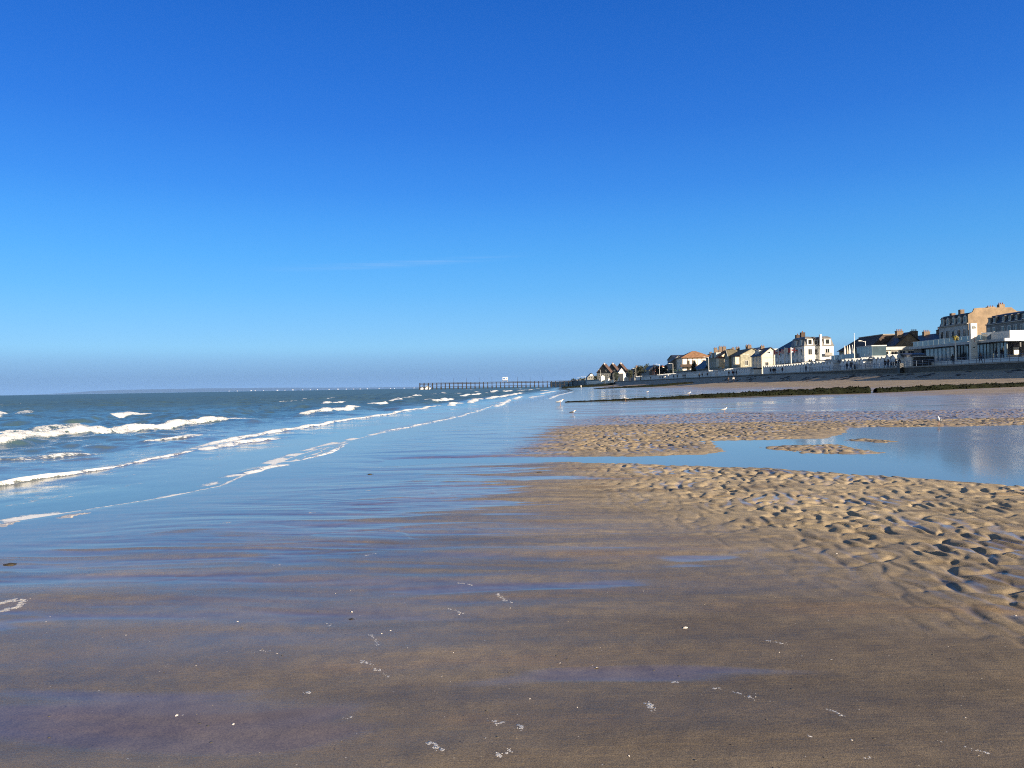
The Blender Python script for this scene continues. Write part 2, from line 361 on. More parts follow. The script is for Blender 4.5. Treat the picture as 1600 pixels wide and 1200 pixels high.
    damp = np.clip(.95 - .75 * sst(-3.5, 3.5, X) * sst(7, 12, Y) * sst(34, 28, Y) - .45 * rip, .1, 1)
    damp = damp - .5 * strk - .22 * sst(6.5, 4, Y)
    damp = np.where(Y > 30, np.clip(.9 - .9 * sst(.35, .75, w + .15 * fbm(X / 10, Y / 14, 2, 47)), .05, 1), damp)
    damp = damp - .45 * sst(-2.2, 2.5, X) * sst(14, 11, Y) + .25 * fbm(X / 2.8, Y / .7, 3, 48) * sst(14, 11, Y)
    tone = .12 + .53 * sst(-4, 3, X) * sst(4.5, 12, Y) + .35 * strk + .3 * rip * (1 - .75 * sst(14.5, 17, Y)) + .3 * fbm(X / 2.6, Y / .8, 3, 49) + .12 * sst(.4, .8, w)
    return z, film, np.clip(damp, 0, 1), np.clip(tone, 0, 1)
def zs(x, y): return float(sand(np.array([float(x)]), np.array([float(y)]), False)[0])

def grid(u, yy, g):
    U, YY = np.meshgrid(u, yy); X = U * g(YY)
    n, mth = U.shape; idx = np.arange(n * mth).reshape(n, mth)
    Q = np.stack([idx[:-1, :-1], idx[:-1, 1:], idx[1:, 1:], idx[1:, :-1]], -1).reshape(-1, 4)
    return X.ravel(), YY.ravel(), Q
ys = [-40, -30, -22, -15, -10, -6, -3, -1, .3, 1.2]
while ys[-1] < 1500:
    y = ys[-1]
    ys.append(y + (.008 * y if y < 4 else .0034 * y if y < 13 else .046 if y < 26 else .09 if y < 46 else .013 * y))
u = np.concatenate([-np.geomspace(3, .78, 40), np.linspace(-.77, .80, 1150), np.geomspace(.82, 3.2, 50)])
X, Y, Q = grid(u, np.array(ys), lambda y: np.where(y > 1.2, y, 1.2 + (1.2 - y)))
z, film, damp, tone = sand(X, Y)
tag(np_mesh('beach', np.stack([X, Y, z], 1), Q, m_sand, dict(film=film, damp=damp, tone=tone)), 'broad wet sandy beach with ripples, pools and drainage streaks', 'beach', kind='structure')

# ------------------------------------------------------------------ the sea
CREST = [  # crest line (photo survey), height, front width, back width, foam, trailing foam
    ([(-190, 782), (0, 757), (100, 742), (200, 727), (310, 703)], .08, .075, .26, .78, .75),
    ([(255, 716), (310, 700), (360, 689), (440, 673), (520, 661), (600, 648), (692, 633)], .12, .16, .45, .78, .85),
    ([(300, 706), (370, 693), (440, 683)], .10, .2, .4, .8, .7),
    ([(478, 685), (545, 683), (640, 667), (700, 655), (745, 643), (800, 625)], .05, .11, .3, .68, .2),
    ([(-140, 716), (0, 694), (60, 687), (120, 681), (230, 670), (330, 661), (410, 654)], .38, .34, 1.2, .95, .5),
    ([(-40, 688), (20, 680), (80, 674), (135, 667)], .36, .5, 1.2, .65, .9),
    ([(445, 650), (500, 646), (566, 637)], .32, .34, 1.1, .92, .5),
    ([(60, 668), (120, 660), (175, 652), (238, 646)], .42, .6, 1.8, .0, .0),
    ([(172, 653), (200, 650), (238, 646)], .14, .4, .8, 1.1, .3),
    ([(-60, 660), (-10, 652), (12, 648)], .42, .5, 1.5, .9, .3), ([(28, 648), (48, 645)], .3, .5, 1.5, .6, .2),
    ([(300, 652), (340, 647), (390, 640)], .32, .6, 1.8, .0, .0), ([(330, 668), (420, 655)], .2, .5, 1.5, .0, .2),
    ([(383, 738), (402, 733), (422, 729), (446, 727)], .05, .10, .25, .85, .4),
    ([(452, 725), (485, 716), (520, 703), (546, 691)], .04, .09, .25, .62, .3),
    ([(500, 632), (518, 630), (537, 628)], 0.3, 0.3, 1.1, 0.97, 0.3), ([(573, 632), (590, 631), (606, 629)], 0.26, 0.3, 1.1, 0.97, 0.3),
    ([(608, 627), (630, 624)], 0.32, 0.36, 1.3, 0.97, 0.3), ([(676, 628), (706, 624)], 0.36, 0.42, 1.4, 0.97, 0.6), ([(697, 634), (718, 630)], 0.22, 0.3, 0.96, 0.97, 0.3),
    ([(645, 620), (658, 618)], 0.36, 0.48, 1.4, 0.97, 0.2), ([(716, 619), (757, 616)], 0.32, 0.54, 1.6, 1, 0.4), ([(727, 631), (752, 624)], 0.25, 0.36, 1.1, 0.92, 0.6),
    ([(756, 624), (790, 619), (815, 615)], 0.25, 0.48, 1.3, 0.88, 0.7), ([(768, 613), (776, 611)], 0.43, 0.6, 1.6, 0.97, 0.2), ([(786, 613), (800, 611)], 0.43, 0.6, 1.6, 0.88, 0.2),
    ([(770, 638), (790, 629), (797, 624)], 0.12, 0.24, 0.64, 0.79, 0.4), ([(800, 624), (815, 620)], 0.14, 0.3, 0.8, 0.88, 0.3), ([(822, 622), (850, 618)], 0.1, 0.3, 0.8, 0.79, 0.2),
    ([(855, 624), (870, 618), (897, 612)], 0.072, 0.24, 0.64, 0.84, 0.2), ([(842, 616), (868, 611)], 0.14, 0.48, 1.1, 0.88, 0.3), ([(805, 611), (835, 609)], 0.29, 0.6, 1.6, 0.84, 0.3),
    ([(-30, 724), (20, 722), (70, 716), (130, 711)], .11, .3, .6, .55, .15), ([(20, 734), (90, 722), (150, 714)], .06, .2, .5, .2, .0), ([(230, 690), (280, 688), (300, 685)], .12, .3, .7, .75, .3),
]
ysea = [5.0]
while ysea[-1] < 5000:
    y = ysea[-1]; ysea.append(y * (1.004 if y < 32 else 1.0065 if y < 60 else 1.008 if y < 260 else 1.03))
u = np.concatenate([-np.geomspace(40, .80, 60), np.linspace(-.79, .18, 1050), np.linspace(.19, .5, 12)])
X, Y, Q = grid(u, np.array(ysea), lambda y: y)
d = X - Xs(Y)
dY = np.where(Y < 60, .0065, np.where(Y < 260, .008, .03)) * Y
z = np.full(X.shape, -.006)
rng = np.random.default_rng(3)
deepf = sst(-.8, -14, d); env = .10 * sst(-.4, -4, d) + .90 * deepf
grp = .55 + .75 * (fbm(X / 14, Y / 20, 2, 61) + .5)
for i in range(34):
    lam = .55 * (24 ** rng.random()); a = rng.normal(0, .62); kx, ky = math.cos(a), math.sin(a)
    amp = .0065 * lam ** .85 * rng.uniform(.6, 1.3)
    res = sst(1.6, 3.2, lam / np.maximum(dY * max(abs(ky), .15), .0012 * Y))
    ph = 2 * math.pi * ((X * kx + Y * ky) / lam + rng.random()) + 2.2 * noise(X / (lam * 2.5), Y / (lam * 2.5), 70 + i)
    z += env * grp * amp * res * (np.sin(ph) + .35 * np.cos(2 * ph))
foam = np.zeros_like(X)
n_lump = fbm(X / .55, Y / .8, 3, 81); n_str = fbm(X / .5, Y / 2.2, 3, 83)
def crest(xc, y0, y1, Hh, wf, wb, fo, tr, fe):
    global z, foam
    msk = (Y > y0 - 1) & (Y < y1 + 1); x, y = X[msk], Y[msk]
    s = x - xc(y) + .28 * (wb / .8) ** .5 * noise(x * 0 + .3, y / 2.3, 85) + .08 * noise(x / .5, y / .5, 86)
    env = sst(y0 - .5, y0 + fe, y) * sst(y1 + .5, y1 - fe, y); env = env * (.72 + .5 * noise(y * 0 + .1, y / 3.1, 87))
    pr = np.where(s < 0, np.exp(-(s / wb) ** 2), np.exp(-(s / wf) ** 2))
    z[msk] = z[msk] * (1 - .6 * pr * env) + Hh * env * pr * (1 + .22 * n_lump[msk] * min(fo, 1.))
    if fo > 0:
        fr = sst(-wb * .35, -wb * .05, s) * sst(wf * 1.9, wf * .9, s)
        fo2 = fo * fr * sst(.03, .35, env) + tr * sst(-wb * 2.2, -wb * .2, s) * sst(.2, 0, s) * (.25 + .75 * n_str[msk]) * env
        foam[msk] = np.maximum(foam[msk], fo2 * (.85 + .5 * n_lump[msk]))
for pts, Hh, wf, wb, fo, tr in CREST:
    g = G(pts); o = np.argsort(g[:, 1]); g = g[o]
    L = g[-1, 1] - g[0, 1]
    crest(lambda yy, g=g: np.interp(yy, g[:, 1], g[:, 0]), g[0, 1], g[-1, 1], Hh, wf, wb, fo, tr, min(L * .3, 4 + L * .06))
for i in range(28):       # small broken crests further along the shore
    y0 = 90 * 7 ** rng.random(); off = -4 - rng.exponential(22) - .02 * y0; L = rng.uniform(.04, .11) * y0
    sl = rng.uniform(-.15, .15)
    crest(lambda yy, y0=y0, off=off, sl=sl: Xs(yy) + off + sl * (yy - y0), y0, y0 + L, rng.uniform(.10, .28), .4 + y0 * .002, 1.2, rng.uniform(.5, .95), .3, L * .3)
zsd = sand(X, Y, False); dep = z - zsd
foam = np.maximum(foam, .60 * sst(.0035, .0015, dep) * sst(-.002, .0, dep) * sst(45, 30, Y))
foam = np.maximum(foam, .85 * sst(.016, .006, dep) * sst(-.004, .0, dep) * sst(-.25, .15, noise(X / .9, Y / 1.3, 91)) * sst(40, 25, Y))
foam = np.maximum(foam, .30 * sst(-9, -4, d) * sst(-.5, -2, d) * sst(.05, .4, n_str) * sst(70, 20, Y))
shal = sst(-14, -1.5, d); ruf = .10 + .80 * sst(-1.5, -13, d)
farr = (.30 + .70 * sst(14, 120, Y)) * sst(-4, -13, d); keep = ~(((zsd - z)[Q] > .03).all(1))
tag(np_mesh('sea', np.stack([X, Y, z], 1), Q[keep], m_sea, dict(foam=np.clip(foam, 0, 1.3), shallow=shal, ruffle=ruf * (1 - .6 * farr), far=farr)), 'blue green sea with white breaking waves rolling onto the beach', 'sea', kind='structure')
# the tidal pool and its outflow channel: one flat sheet, the sand stands out of it
u = np.linspace(-4.5, 42, 190); yy = np.concatenate([np.linspace(6.2, 27.5, 120)])
X, Y, Q = grid(u, yy, lambda y: np.ones_like(y))
zp = sand(X, Y, False); keep = ~((zp[Q] > .05).all(1)) & (X[Q].min(1) > Xs(Y[Q].mean(1)) + 1.)
ruf = .14 + 1.7 * sst(8.5, 13, X) * sst(12, 17, Y) * sst(-.2, .25, fbm(X / 5, Y / 2.2, 3, 95)) + .3 * sst(1, -1, X)
tag(np_mesh('tidal_pool', np.stack([X, Y, np.full(X.shape, .002)], 1), Q[keep], m_pool, dict(foam=X * 0, shallow=X * 0, ruffle=ruf, far=.42 * sst(6, 11, X))), 'shallow pool of sea water left on the sand, mirroring the sky', 'pool', kind='structure')
HAZE = 1.9e-5; EXPO = 1.15
# elevation (deg), sky colour wanted there (overhead rows, unseen, brightened and paled as neutral fill), luminance of the sky texture there
SKYT = [(0, (122, 160, 204), (.4364, .4036, .2514)), (1.0, (124, 164, 207), (.5143, .5121, .3355)), (2, (133, 181, 224), (.5008, .5501, .4061)), (3, (140, 200, 241), (.4734, .5568, .4509)),
        (4.8, (124, 193, 245), (.40, .53, .50)), (7, (103, 182, 246), (.32, .46, .517)), (9.5, (86, 170, 244), (.262, .395, .496)), (12, (73, 156, 240), (.2154, .3382, .4604)), (14.2, (62, 142, 234), (.192, .305, .433)),
        (18.5, (48, 122, 220), (.151, .248, .375)), (22, (41, 112, 210), (.1298, .2154, .3368)), (26.6, (33, 101, 197), (.107, .179, .29)), (36, (36, 98, 186), (.08, .136, .23)), (50, (84, 126, 180), (.0578, .0992, .1725)), (85, (122, 148, 182), (.0463, .0791, .14))]
# ------------------------------------------------------------------ promenade, sea wall, streets
PZ = 4.0
def strip(name, pts_in, pts_out, z, mat, label, cat):
    mb = MB(); n = len(pts_in)
    for (a, b) in pts_in: mb.v.append((a, b, z))
    for (a, b) in pts_out: mb.v.append((a, b, z))
    for i in range(n - 1): mb.f.append((i, n + i, n + i + 1, i + 1)); mb.m.append(0)
    return tag(mb.build(name, mat), label, cat, kind='structure')
WALL = [(73, 40), (73, 640), (66, 740), (54, 850), (50, 1000)]
strip('promenade', [(73.5, 40), (73.5, 640), (66.5, 740), (54.5, 850), (50.5, 1000)], [(86, 40), (86, 640), (80, 740), (70, 850), (66, 1000)], PZ, 'paving', 'paved seaside promenade on top of the sea wall', 'promenade')
strip('street', [(86, 40), (86, 640), (80, 740), (70, 850), (66, 1000), (66, 1500)], [(900, 40), (900, 640), (900, 740), (900, 850), (900, 1000), (900, 1500)], PZ - .004, 'asphalt', 'town ground behind the promenade', 'street')
def wall_run(pts, z0, z1, w, mb, m=0):
    for (a, b) in zip(pts[:-1], pts[1:]):
        n = Vector((b[1] - a[1], -(b[0] - a[0]), 0)).normalized() * w
        vs = [(a[0], a[1], z0), (b[0], b[1], z0), (b[0] + n.x, b[1] + n.y, z0), (a[0] + n.x, a[1] + n.y, z0)]
        vs += [(p[0], p[1], z1) for p in vs]
        mb.add(vs, [(0, 3, 2, 1), (4, 5, 6, 7), (0, 1, 5, 4), (1, 2, 6, 5), (2, 3, 7, 6), (3, 0, 4, 7)], m)
t = thing('seawall', 'long grey concrete sea wall below the beach huts and the glass pavilion', 'sea wall', (73, 90, 2))
mb = MB(); wall_run(WALL[:2], 1.0, PZ - .18, .5, mb); mb.build('wall', 'concrete', t)
mb = MB(); wall_run([(72.88, 40), (72.88, 640)], PZ - .18, PZ + .06, .75, mb); mb.build('coping', 'coping', t)
for px in (1410,):
    y = Yx(px, 73, 575); MB().box(72.3, 73, y - .45, y + .45, 1.8, PZ + .75).build('buttress', 'dark_metal', t)
t = thing('harbour_wall', 'tall dark sea defence wall with pale posts running to the pier foot', 'sea wall', (60, 800, 2))
mb = MB(); wall_run(WALL[1:], .2, 6.4, 1.2, mb); mb.build('wall', 'dark_clad', t)
for i in range(9):
    k = i / 8; q = k * 3; j = min(int(q), 2); a, b = WALL[1 + j], WALL[2 + j]; fr = q - j
    x, y = a[0] + (b[0] - a[0]) * fr, a[1] + (b[1] - a[1]) * fr
    MB().box(x - .35, x, y - .35, y + .35, .5, 6.9).build('post', 'grey_render', t)
t = thing('low_white_wall', 'low pale wall along the far end of the promenade below the black gables', 'wall', (72, 560, 3))
mb = MB(); wall_run([(72.2, 545), (72.2, 640), (68, 700)], 2.4, 5.3, .4, mb); mb.build('wall', 'warm_white', t)
MB().box(72.0, 72.75, 545, 640, 5.3, 5.42).build('coping', 'coping', t)
# railing on the edge of the promenade
t = thing('promenade_railing', 'blue grey metal railing on the sea wall edge in front of the glass pavilion', 'railing', (73.3, 130, PZ))
for z in (.42, .72, 1.02): MB().tube((73.25, 95, PZ + .06 + z), (73.25, 195, PZ + .06 + z), .03, n=6).build('rail', 'rail_blue', t)
for i in range(51): MB().tube((73.25, 95 + i * 2, PZ + .06), (73.25, 95 + i * 2, PZ + 1.1), .04, n=6).build('post', 'rail_blue', t)

# ------------------------------------------------------------------ houses
def win(root, f, c0, c1, z0, z1, pl, frame='white_paint', fw=.09, bars=1, pane='pane'):
    """window on the sea side (f='s', plane x=pl, c along y) or the near side (f='n', plane y=pl, c along x): pane with surround and glazing bar"""
    mb = MB()
    def b(a0, a1, q0, q1, out, m):
        if f == 's': mb.box(pl - out, pl, a0, a1, q0, q1, m)
        else: mb.box(a0, a1, pl - out, pl, q0, q1, m)
    b(c0, c1, z0, z1, .02, 1)
    b(c0 - fw, c0, z0 - fw, z1 + fw, .07, 0); b(c1, c1 + fw, z0 - fw, z1 + fw, .07, 0)
    b(c0, c1, z1, z1 + fw, .07, 0); b(c0 - .12, c1 + .12, z0 - fw - .08, z0 - fw, .14, 0); b(c0, c1, z0 - fw, z0, .07, 0)
    w = c1 - c0
    for i in range(bars): x = c0 + w * (i + 1) / (bars + 1); b(x - .03, x + .03, z0, z1, .05, 0)
    return mb.build('window', [frame, pane], root)
def wins(root, f, pl, cols, rows, w=1.0, h=1.7, **k):
    for c in cols:
        for r in rows: win(root, f, c - w / 2, c + w / 2, r, r + h, pl, **k)
def gable_roof(mb, x0, x1, y0, y1, ze, zr, ridge, o=.35, th=.22, m=0):
    if ridge == 'y': a0, a1, l0, l1 = x0, x1, y0 - o, y1 + o
    else: a0, a1, l0, l1 = y0, y1, x0 - o, x1 + o
    mid = (a0 + a1) / 2; s = (zr - ze) / (mid - a0)
    for sg, e in ((-1, a0), (1, a1)):
        q = [(e + sg * o, ze - o * s + .015), (mid, zr + .015), (mid, zr + th + .015), (e + sg * o, ze - o * s + th + .015)]
        mb.prism(q, ridge, l0, l1, m)
def house(name, label, x0, x1, y0, y1, zb, ze, zr, ridge, wall, roof, chim=(), fr='white_paint', group=None, o=.35, cat='house', chm='brick_chimney'):
    t = thing(name, label, cat, ((x0 + x1) / 2, (y0 + y1) / 2, zb), group)
    w = MB(); r = MB()
    if ridge in 'xy':
        w.box(x0, x1, y0, y1, zb, ze)
        if ridge == 'y': w.prism([(x0, ze), (x1, ze), ((x0 + x1) / 2, zr)], 'y', y0, y1)
        else: w.prism([(y0, ze), (y1, ze), ((y0 + y1) / 2, zr)], 'x', x0, x1)
        gable_roof(r, x0, x1, y0, y1, ze, zr, ridge, o)
    elif ridge == 'hip':
        w.box(x0, x1, y0, y1, zb, ze); d = min(x1 - x0, y1 - y0) / 2 - .1
        r.frus((x0 - o, x1 + o, y0 - o, y1 + o, ze), (x0 + d, x1 - d, y0 + d, y1 - d, zr))
    elif ridge == 'flat':
        w.box(x0, x1, y0, y1, zb, ze); r.box(x0 - o, x1 + o, y0 - o, y1 + o, ze, zr)
    elif ridge == 'mansard':
        w.box(x0, x1, y0, y1, zb, ze); k = ze + (zr - ze) * .78
        r.box(x0 - .25, x1 + .25, y0 - .25, y1 + .25, ze, ze + .22)
        r.frus((x0 + .05, x1 - .05, y0 + .05, y1 - .05, ze + .22), (x0 + .9, x1 - .9, y0 + .9, y1 - .9, k))
        r.frus((x0 + .75, x1 - .75, y0 + .75, y1 - .75, k), (x0 + 2.6, x1 - 2.6, y0 + 2.6, y1 - 2.6, zr))
    w.build('wall', wall, t); r.build('roof', roof, t)
    for (cx, cy, cw, cl, z0, z1) in chim:
        mb = MB().box(cx - cw / 2, cx + cw / 2, cy - cl / 2, cy + cl / 2, z0, z1).box(cx - cw / 2 - .08, cx + cw / 2 + .08, cy - cl / 2 - .08, cy + cl / 2 + .08, z1, z1 + .12)
        c = mb.build('chimney', chm, t)
        n = max(1, int(max(cw, cl) / .45))
        for i in range(n):
            f = (i + .5) / n - .5; MB().tube((cx + (f * cw if cw > cl else 0), cy + (f * cl if cl >= cw else 0), z1 + .12), (cx + (f * cw if cw > cl else 0), cy + (f * cl if cl >= cw else 0), z1 + .55), .13, .11, 8).build('chimney_pot', 'red_tile', c)
    return t
def dormer(root, f, pl, c, z0, w=1.1, h=1.7, depth=1.2, body='white_paint', roof='slate', gab=True):
    """dormer window standing out of a roof: f='s' front at x=pl, 'n' front at y=pl"""
    mb = MB(); rb = MB()
    if f == 's':
        mb.box(pl, pl + depth, c - w / 2, c + w / 2, z0, z0 + h)
        if gab: mb.prism([(c - w / 2, z0 + h), (c + w / 2, z0 + h), (c, z0 + h + .4)], 'x', pl, pl + depth); gable_roof(rb, pl, pl + depth, c - w / 2, c + w / 2, z0 + h, z0 + h + .4, 'x', .1, .08)
        else: rb.box(pl - .12, pl + depth, c - w / 2 - .12, c + w / 2 + .12, z0 + h, z0 + h + .14)
    else:
        mb.box(c - w / 2, c + w / 2, pl, pl + depth, z0, z0 + h)
        if gab: mb.prism([(c - w / 2, z0 + h), (c + w / 2, z0 + h), (c, z0 + h + .4)], 'y', pl, pl + depth); gable_roof(rb, c - w / 2, c + w / 2, pl, pl + depth, z0 + h, z0 + h + .4, 'y', .1, .08)
        else: rb.box(c - w / 2 - .12, c + w / 2 + .12, pl - .12, pl + depth, z0 + h, z0 + h + .14)
    d = mb.build('dormer', body, root); rb.build('dormer_roof', roof, d)
    win(d, f, c - w * .28, c + w * .28, z0 + .3, z0 + h - .15, pl, fw=.06, bars=0)

# --- glass pavilion on the promenade (right edge of the photo)
yN, yF = 131.5, Yx(1428, 85, 555)
t = thing('seafront_pavilion', 'modern flat roofed white pavilion with tall glass front and roof terrace', 'building', (95, 146, PZ))
MB().box(85.4, 112, yN + 5, yF, PZ, 8.0).build('wall', 'dark_clad', t)
MB().box(84.2, 113, yN - .2, yF + .4, 8.0, 8.45).build('roof', 'pale_grey', t)
MB().box(85.0, 113.2, yN - .6, yN + 4.5, 8.45, 9.75).box(84.1, 113.2, yN - .62, yN - .2, 7.95, 8.45).build('fascia', 'warm_white', t)
MB().box(81.4, 112, 90, yF - .5, PZ, 5.0).build('terrace', 'white_paint', t)
y = yF - 3.2
MB().box(85.0, 85.4, yF - 3.0, yF, 5, 8.0).build('clad_panel', 'dark_clad', t)
for q in (1431.5, 1438): yy = Yx(q, 85, 560); MB().box(84.9, 85, yy - .45, yy + .45, 5.0, 6.9).build('door', 'pale_grey', t)
def panels(p0, p1, n, skip=()):
    for i in range(n):
        if i in skip: continue
        a = Yx(p0 + (p1 - p0) * i / n, 85.2, 555); b = Yx(p0 + (p1 - p0) * (i + 1) / n, 85.2, 555)
        mb = MB().box(85.2, 85.34, b + .06, a - .06, 5.15, 7.75, 1).box(85.12, 85.2, b - .0, b + .06, 5.0, 7.9).box(85.14, 85.34, b + .06, a - .06, 7.75, 7.9).box(85.14, 85.34, b + .06, a - .06, 5.0, 5.15)
        mb.build('window', ['dark_metal', 'shop_glass'], t)
panels(1447, 1491, 7); panels(1510, 1514, 1); panels(1526, 1574, 9)
a, b = Yx(1510, 85.3, 555), Yx(1492, 85.3, 555)
d = MB().box(85.3, 85.39, a + .1, b - .1, 5, 7.9).build('door', 'pane', t)
mb = MB(); [mb.box(85.22, 85.3, a + (b - a) * k / 4 - .04, a + (b - a) * k / 4 + .04, 5, 7.9) for k in range(1, 4)]; mb.build('door_frame', 'dark_metal', d)
for i in range(13):
    a = yN + 5 + (yF - yN - 5.5) * i / 13; b = yN + 5 + (yF - yN - 5.5) * (i + 1) / 13
    MB().box(84.6, 84.64, a + .03, b - .03, 8.5, 9.5).build('balustrade_panel', 'shop_glass', t)
MB().box(84.55, 84.69, yN + 4.6, yF, 9.5, 9.56).build('handrail', 'pole_white', t)
MB().box(86, 112, yN + 5 - .05, yN + 5, 5.0, 7.95).build('porch_back', 'pane', t)
for q in range(5): MB().box(87 + q * 5, 87.25 + q * 5, yN - .1, yN + .15, 5.0, 8.0).build('column', 'dark_metal', t)
MB().box(88, 89.2, yN + 3, yN + 3.2, 5.6, 7.0).build('poster_board', 'warm_white', t)
t = thing('seafront_annex', 'long low seafront building just beyond the right edge of the view', 'building', (96, 82, PZ))
MB().box(86, 106, 40, 117.5, PZ, 11.7).build('wall', 'warm_white', t); MB().box(85.5, 106.5, 39.5, 118, 11.7, 12.3).build('roof', 'pale_grey', t)
wins(t, 's', 86, [43 + i * 4.4 for i in range(17)], (5.2, 8.4), 2.2, 1.6)
# roof terrace furniture
for px, w in ((1511, 1.0), (1530, 1.3)):
    yy = Yx(px, 86.5, 528); tag(MB().box(86.5, 86.5 + w, yy, yy + .12, 8.45, 9.75).build('wind_screen', 'white_paint'), 'white upright panel on the pavilion roof terrace, %s' % ('left of the clock tower sign' if px < 1520 else 'just right of the tall pylon'), 'screen')
tt = thing('sail_awning', 'white triangular shade sail stretched over the pavilion roof terrace', 'awning', (87, 138, 8.45))
a, b = Yx(1534, 87, 525), Yx(1553, 87, 522)
MB().prism([(a, 8.75), (b, 10.0), (a, 10.05)], 'x', 87, 87.06).build('canvas', 'white_fabric', tt); MB().tube((87.03, a, 8.45), (87.03, a, 10.2), .05).build('pole', 'pole_white', tt); MB().tube((87.03, b, 8.45), (87.03, b, 10.1), .05).build('pole', 'pole_white', tt)
# pylon sign
yp = Yx(1519, 83, 540)
t = thing('pylon_sign', 'tall square white pylon with a round dark emblem near its top', 'pylon', (83.4, yp, PZ))
wx = .57
MB().box(83.4 - wx, 83.4 + wx, yp, yp + .62, PZ, 11.6).build('shaft', 'warm_white', t)
mb = MB(); mb.prism([(83.4 + .36 * math.cos(a), 10.85 + .36 * math.sin(a)) for a in np.linspace(0, 2 * math.pi, 20)[:-1]], 'y', yp - .03, yp)
e = mb.build('emblem', 'logo_dark', t)
for r0, a0, a1 in ((.30, .3, 2.2), (.20, 3.4, 5.4)):
    q = np.linspace(a0, a1, 9); mb = MB(); mb.prism([(83.4 + r0 * math.cos(v), 10.85 + r0 * math.sin(v)) for v in q] + [(83.4 + (r0 - .07) * math.cos(v), 10.85 + (r0 - .07) * math.sin(v)) for v in q[::-1]], 'y', yp - .045, yp - .03)
    mb.build('emblem_swirl', 'logo_pale', e)
MB().box(82.85, 83.95, yp - .015, yp, 10.28, 10.31).build('joint_line', 'pale_grey', t)
MB().prism([(83.37, 8.2), (83.42, 8.2), (83.44, 8.5), (83.42, 8.9), (83.45, 9.2), (83.42, 9.45), (83.37, 9.45), (83.39, 9.0), (83.36, 8.7)], 'y', yp - .02, yp).build('red_lettering', 'red_mark', t)
MB().box(83.2, 83.5, yp - .02, yp, 7.15, 7.3).build('small_plate', 'dark_metal', t)
# small palm on the terrace edge
yy = Yx(1493, 81.2, 540)
t = thing('palm_tree', 'small palm with a pale trunk and yellow green fronds before the pavilion', 'tree', (81.2, yy, 5))
MB().path([(81.2, yy, 5), (81.22, yy, 6.6), (81.2, yy, 8.8)], [.16, .13, .11]).build('trunk', 'pole_white', t)
mb = MB()
for i in range(46):
    a = random.uniform(0, 6.28); l = random.uniform(.5, 1.0); up = random.uniform(-.1, .75); p = Vector((81.2, yy, 8.8)); 
    q = p + Vector((math.cos(a) * l * .6, math.sin(a) * l * .6, up)); e = p + Vector((math.cos(a) * l, math.sin(a) * l, up * .5 - .25)); s = Vector((-math.sin(a), math.cos(a), 0)) * .09
    mb.add([p - s * .4, p + s * .4, q + s, q - s], [(0, 1, 2, 3)]); mb.add([q - s, q + s, e], [(0, 1, 2)])
mb.build('crown', 'leaf_yellow', t)

# --- old apartment block with mansard roof and blank brown gable wall
ya, yb = Yx(1513, 100, 500), Yx(1467, 100, 510)
t = thing('apartment_block', 'stone apartment block with slate mansard dormers and a blank brown gable wall', 'building', (106, (ya + yb) / 2, PZ))
MB().box(100, 112, ya + .3, yb, PZ, 13.6).build('wall', 'pale_grey', t)
MB().prism([(100, PZ), (112, PZ), (112, 15.2), (109.5, 17.1), (102.6, 17.1), (101.4, 17.0), (101.0, 16.2), (100, 15.7)], 'y', ya, ya + .3).build('gable_wall', 'brick_gable', t)
MB().box(99.7, 100, ya, yb, 13.6, 13.85).build('cornice', 'coping', t)
MB().prism([(100.02, 13.62), (112, 13.62), (112, 16.2), (106, 16.9), (101.1, 16.2)], 'y', ya + .31, yb).build('roof', 'slate', t)
for i in range(5):
    yc = ya + (yb - ya) * (i + .6) / 5.2; dormer(t, 's', 100.1, yc, 13.9, 1.25, 1.55, .8, 'pale_grey')
    win(t, 's', yc - .5, yc + .5, 10.6, 12.6, 100); win(t, 's', yc - .5, yc + .5, 7.2, 9.4, 100)
for k, yc in enumerate((ya + 6, ya + 9.5)): MB().box(101.6, 102.5, yc - .45, yc + .45, 15.3, 17.3 - k * .5).build('chimney', 'brick_chimney', t)
for xc, w in ((107.5, 1.2), (105.2, 1.6)): 
    c = MB().box(xc - w / 2, xc + w / 2, ya + .02, ya + .9, 17.1, 17.8 if xc > 107 else 17.3).build('chimney', 'brick_gable', t); [MB().tube((xc - w / 3 + i * w / 3, ya + .5, 17.8 if xc > 107 else 17.3), (xc - w / 3 + i * w / 3, ya + .5, 18.2 if xc > 107 else 17.6), .12, .1).build('chimney_pot', 'red_tile', c) for i in range(3)]
# --- lower mansard terrace at the right edge
y1 = Yx(1541, 100, 505)
t = thing('mansard_terrace', 'long grey stone terrace with black mansard roof and small dormers behind the pavilion', 'building', (103.5, y1 - 15, PZ))
MB().box(100, 107, y1 - 34, y1, PZ, 12.75).build('wall', 'grey_render', t); MB().box(99.75, 100, y1 - 34, y1, 12.75, 12.95).build('cornice', 'coping', t)
MB().prism([(100.02, 12.76), (107, 12.76), (107, 14.4), (104, 15.2), (101.3, 14.7), (100.6, 14.0)], 'y', y1 - 34, y1).build('roof', 'slate', t)
for i, q in enumerate((1545, 1553, 1567, 1577, 1587, 1598)):
    yc = Yx(q, 100, 500); dormer(t, 's', 100.15, yc, 12.95, .85, 1.25, .9, 'grey_render', gab=False); win(t, 's', yc - .4, yc + .4, 10.9, 12.1, 100)
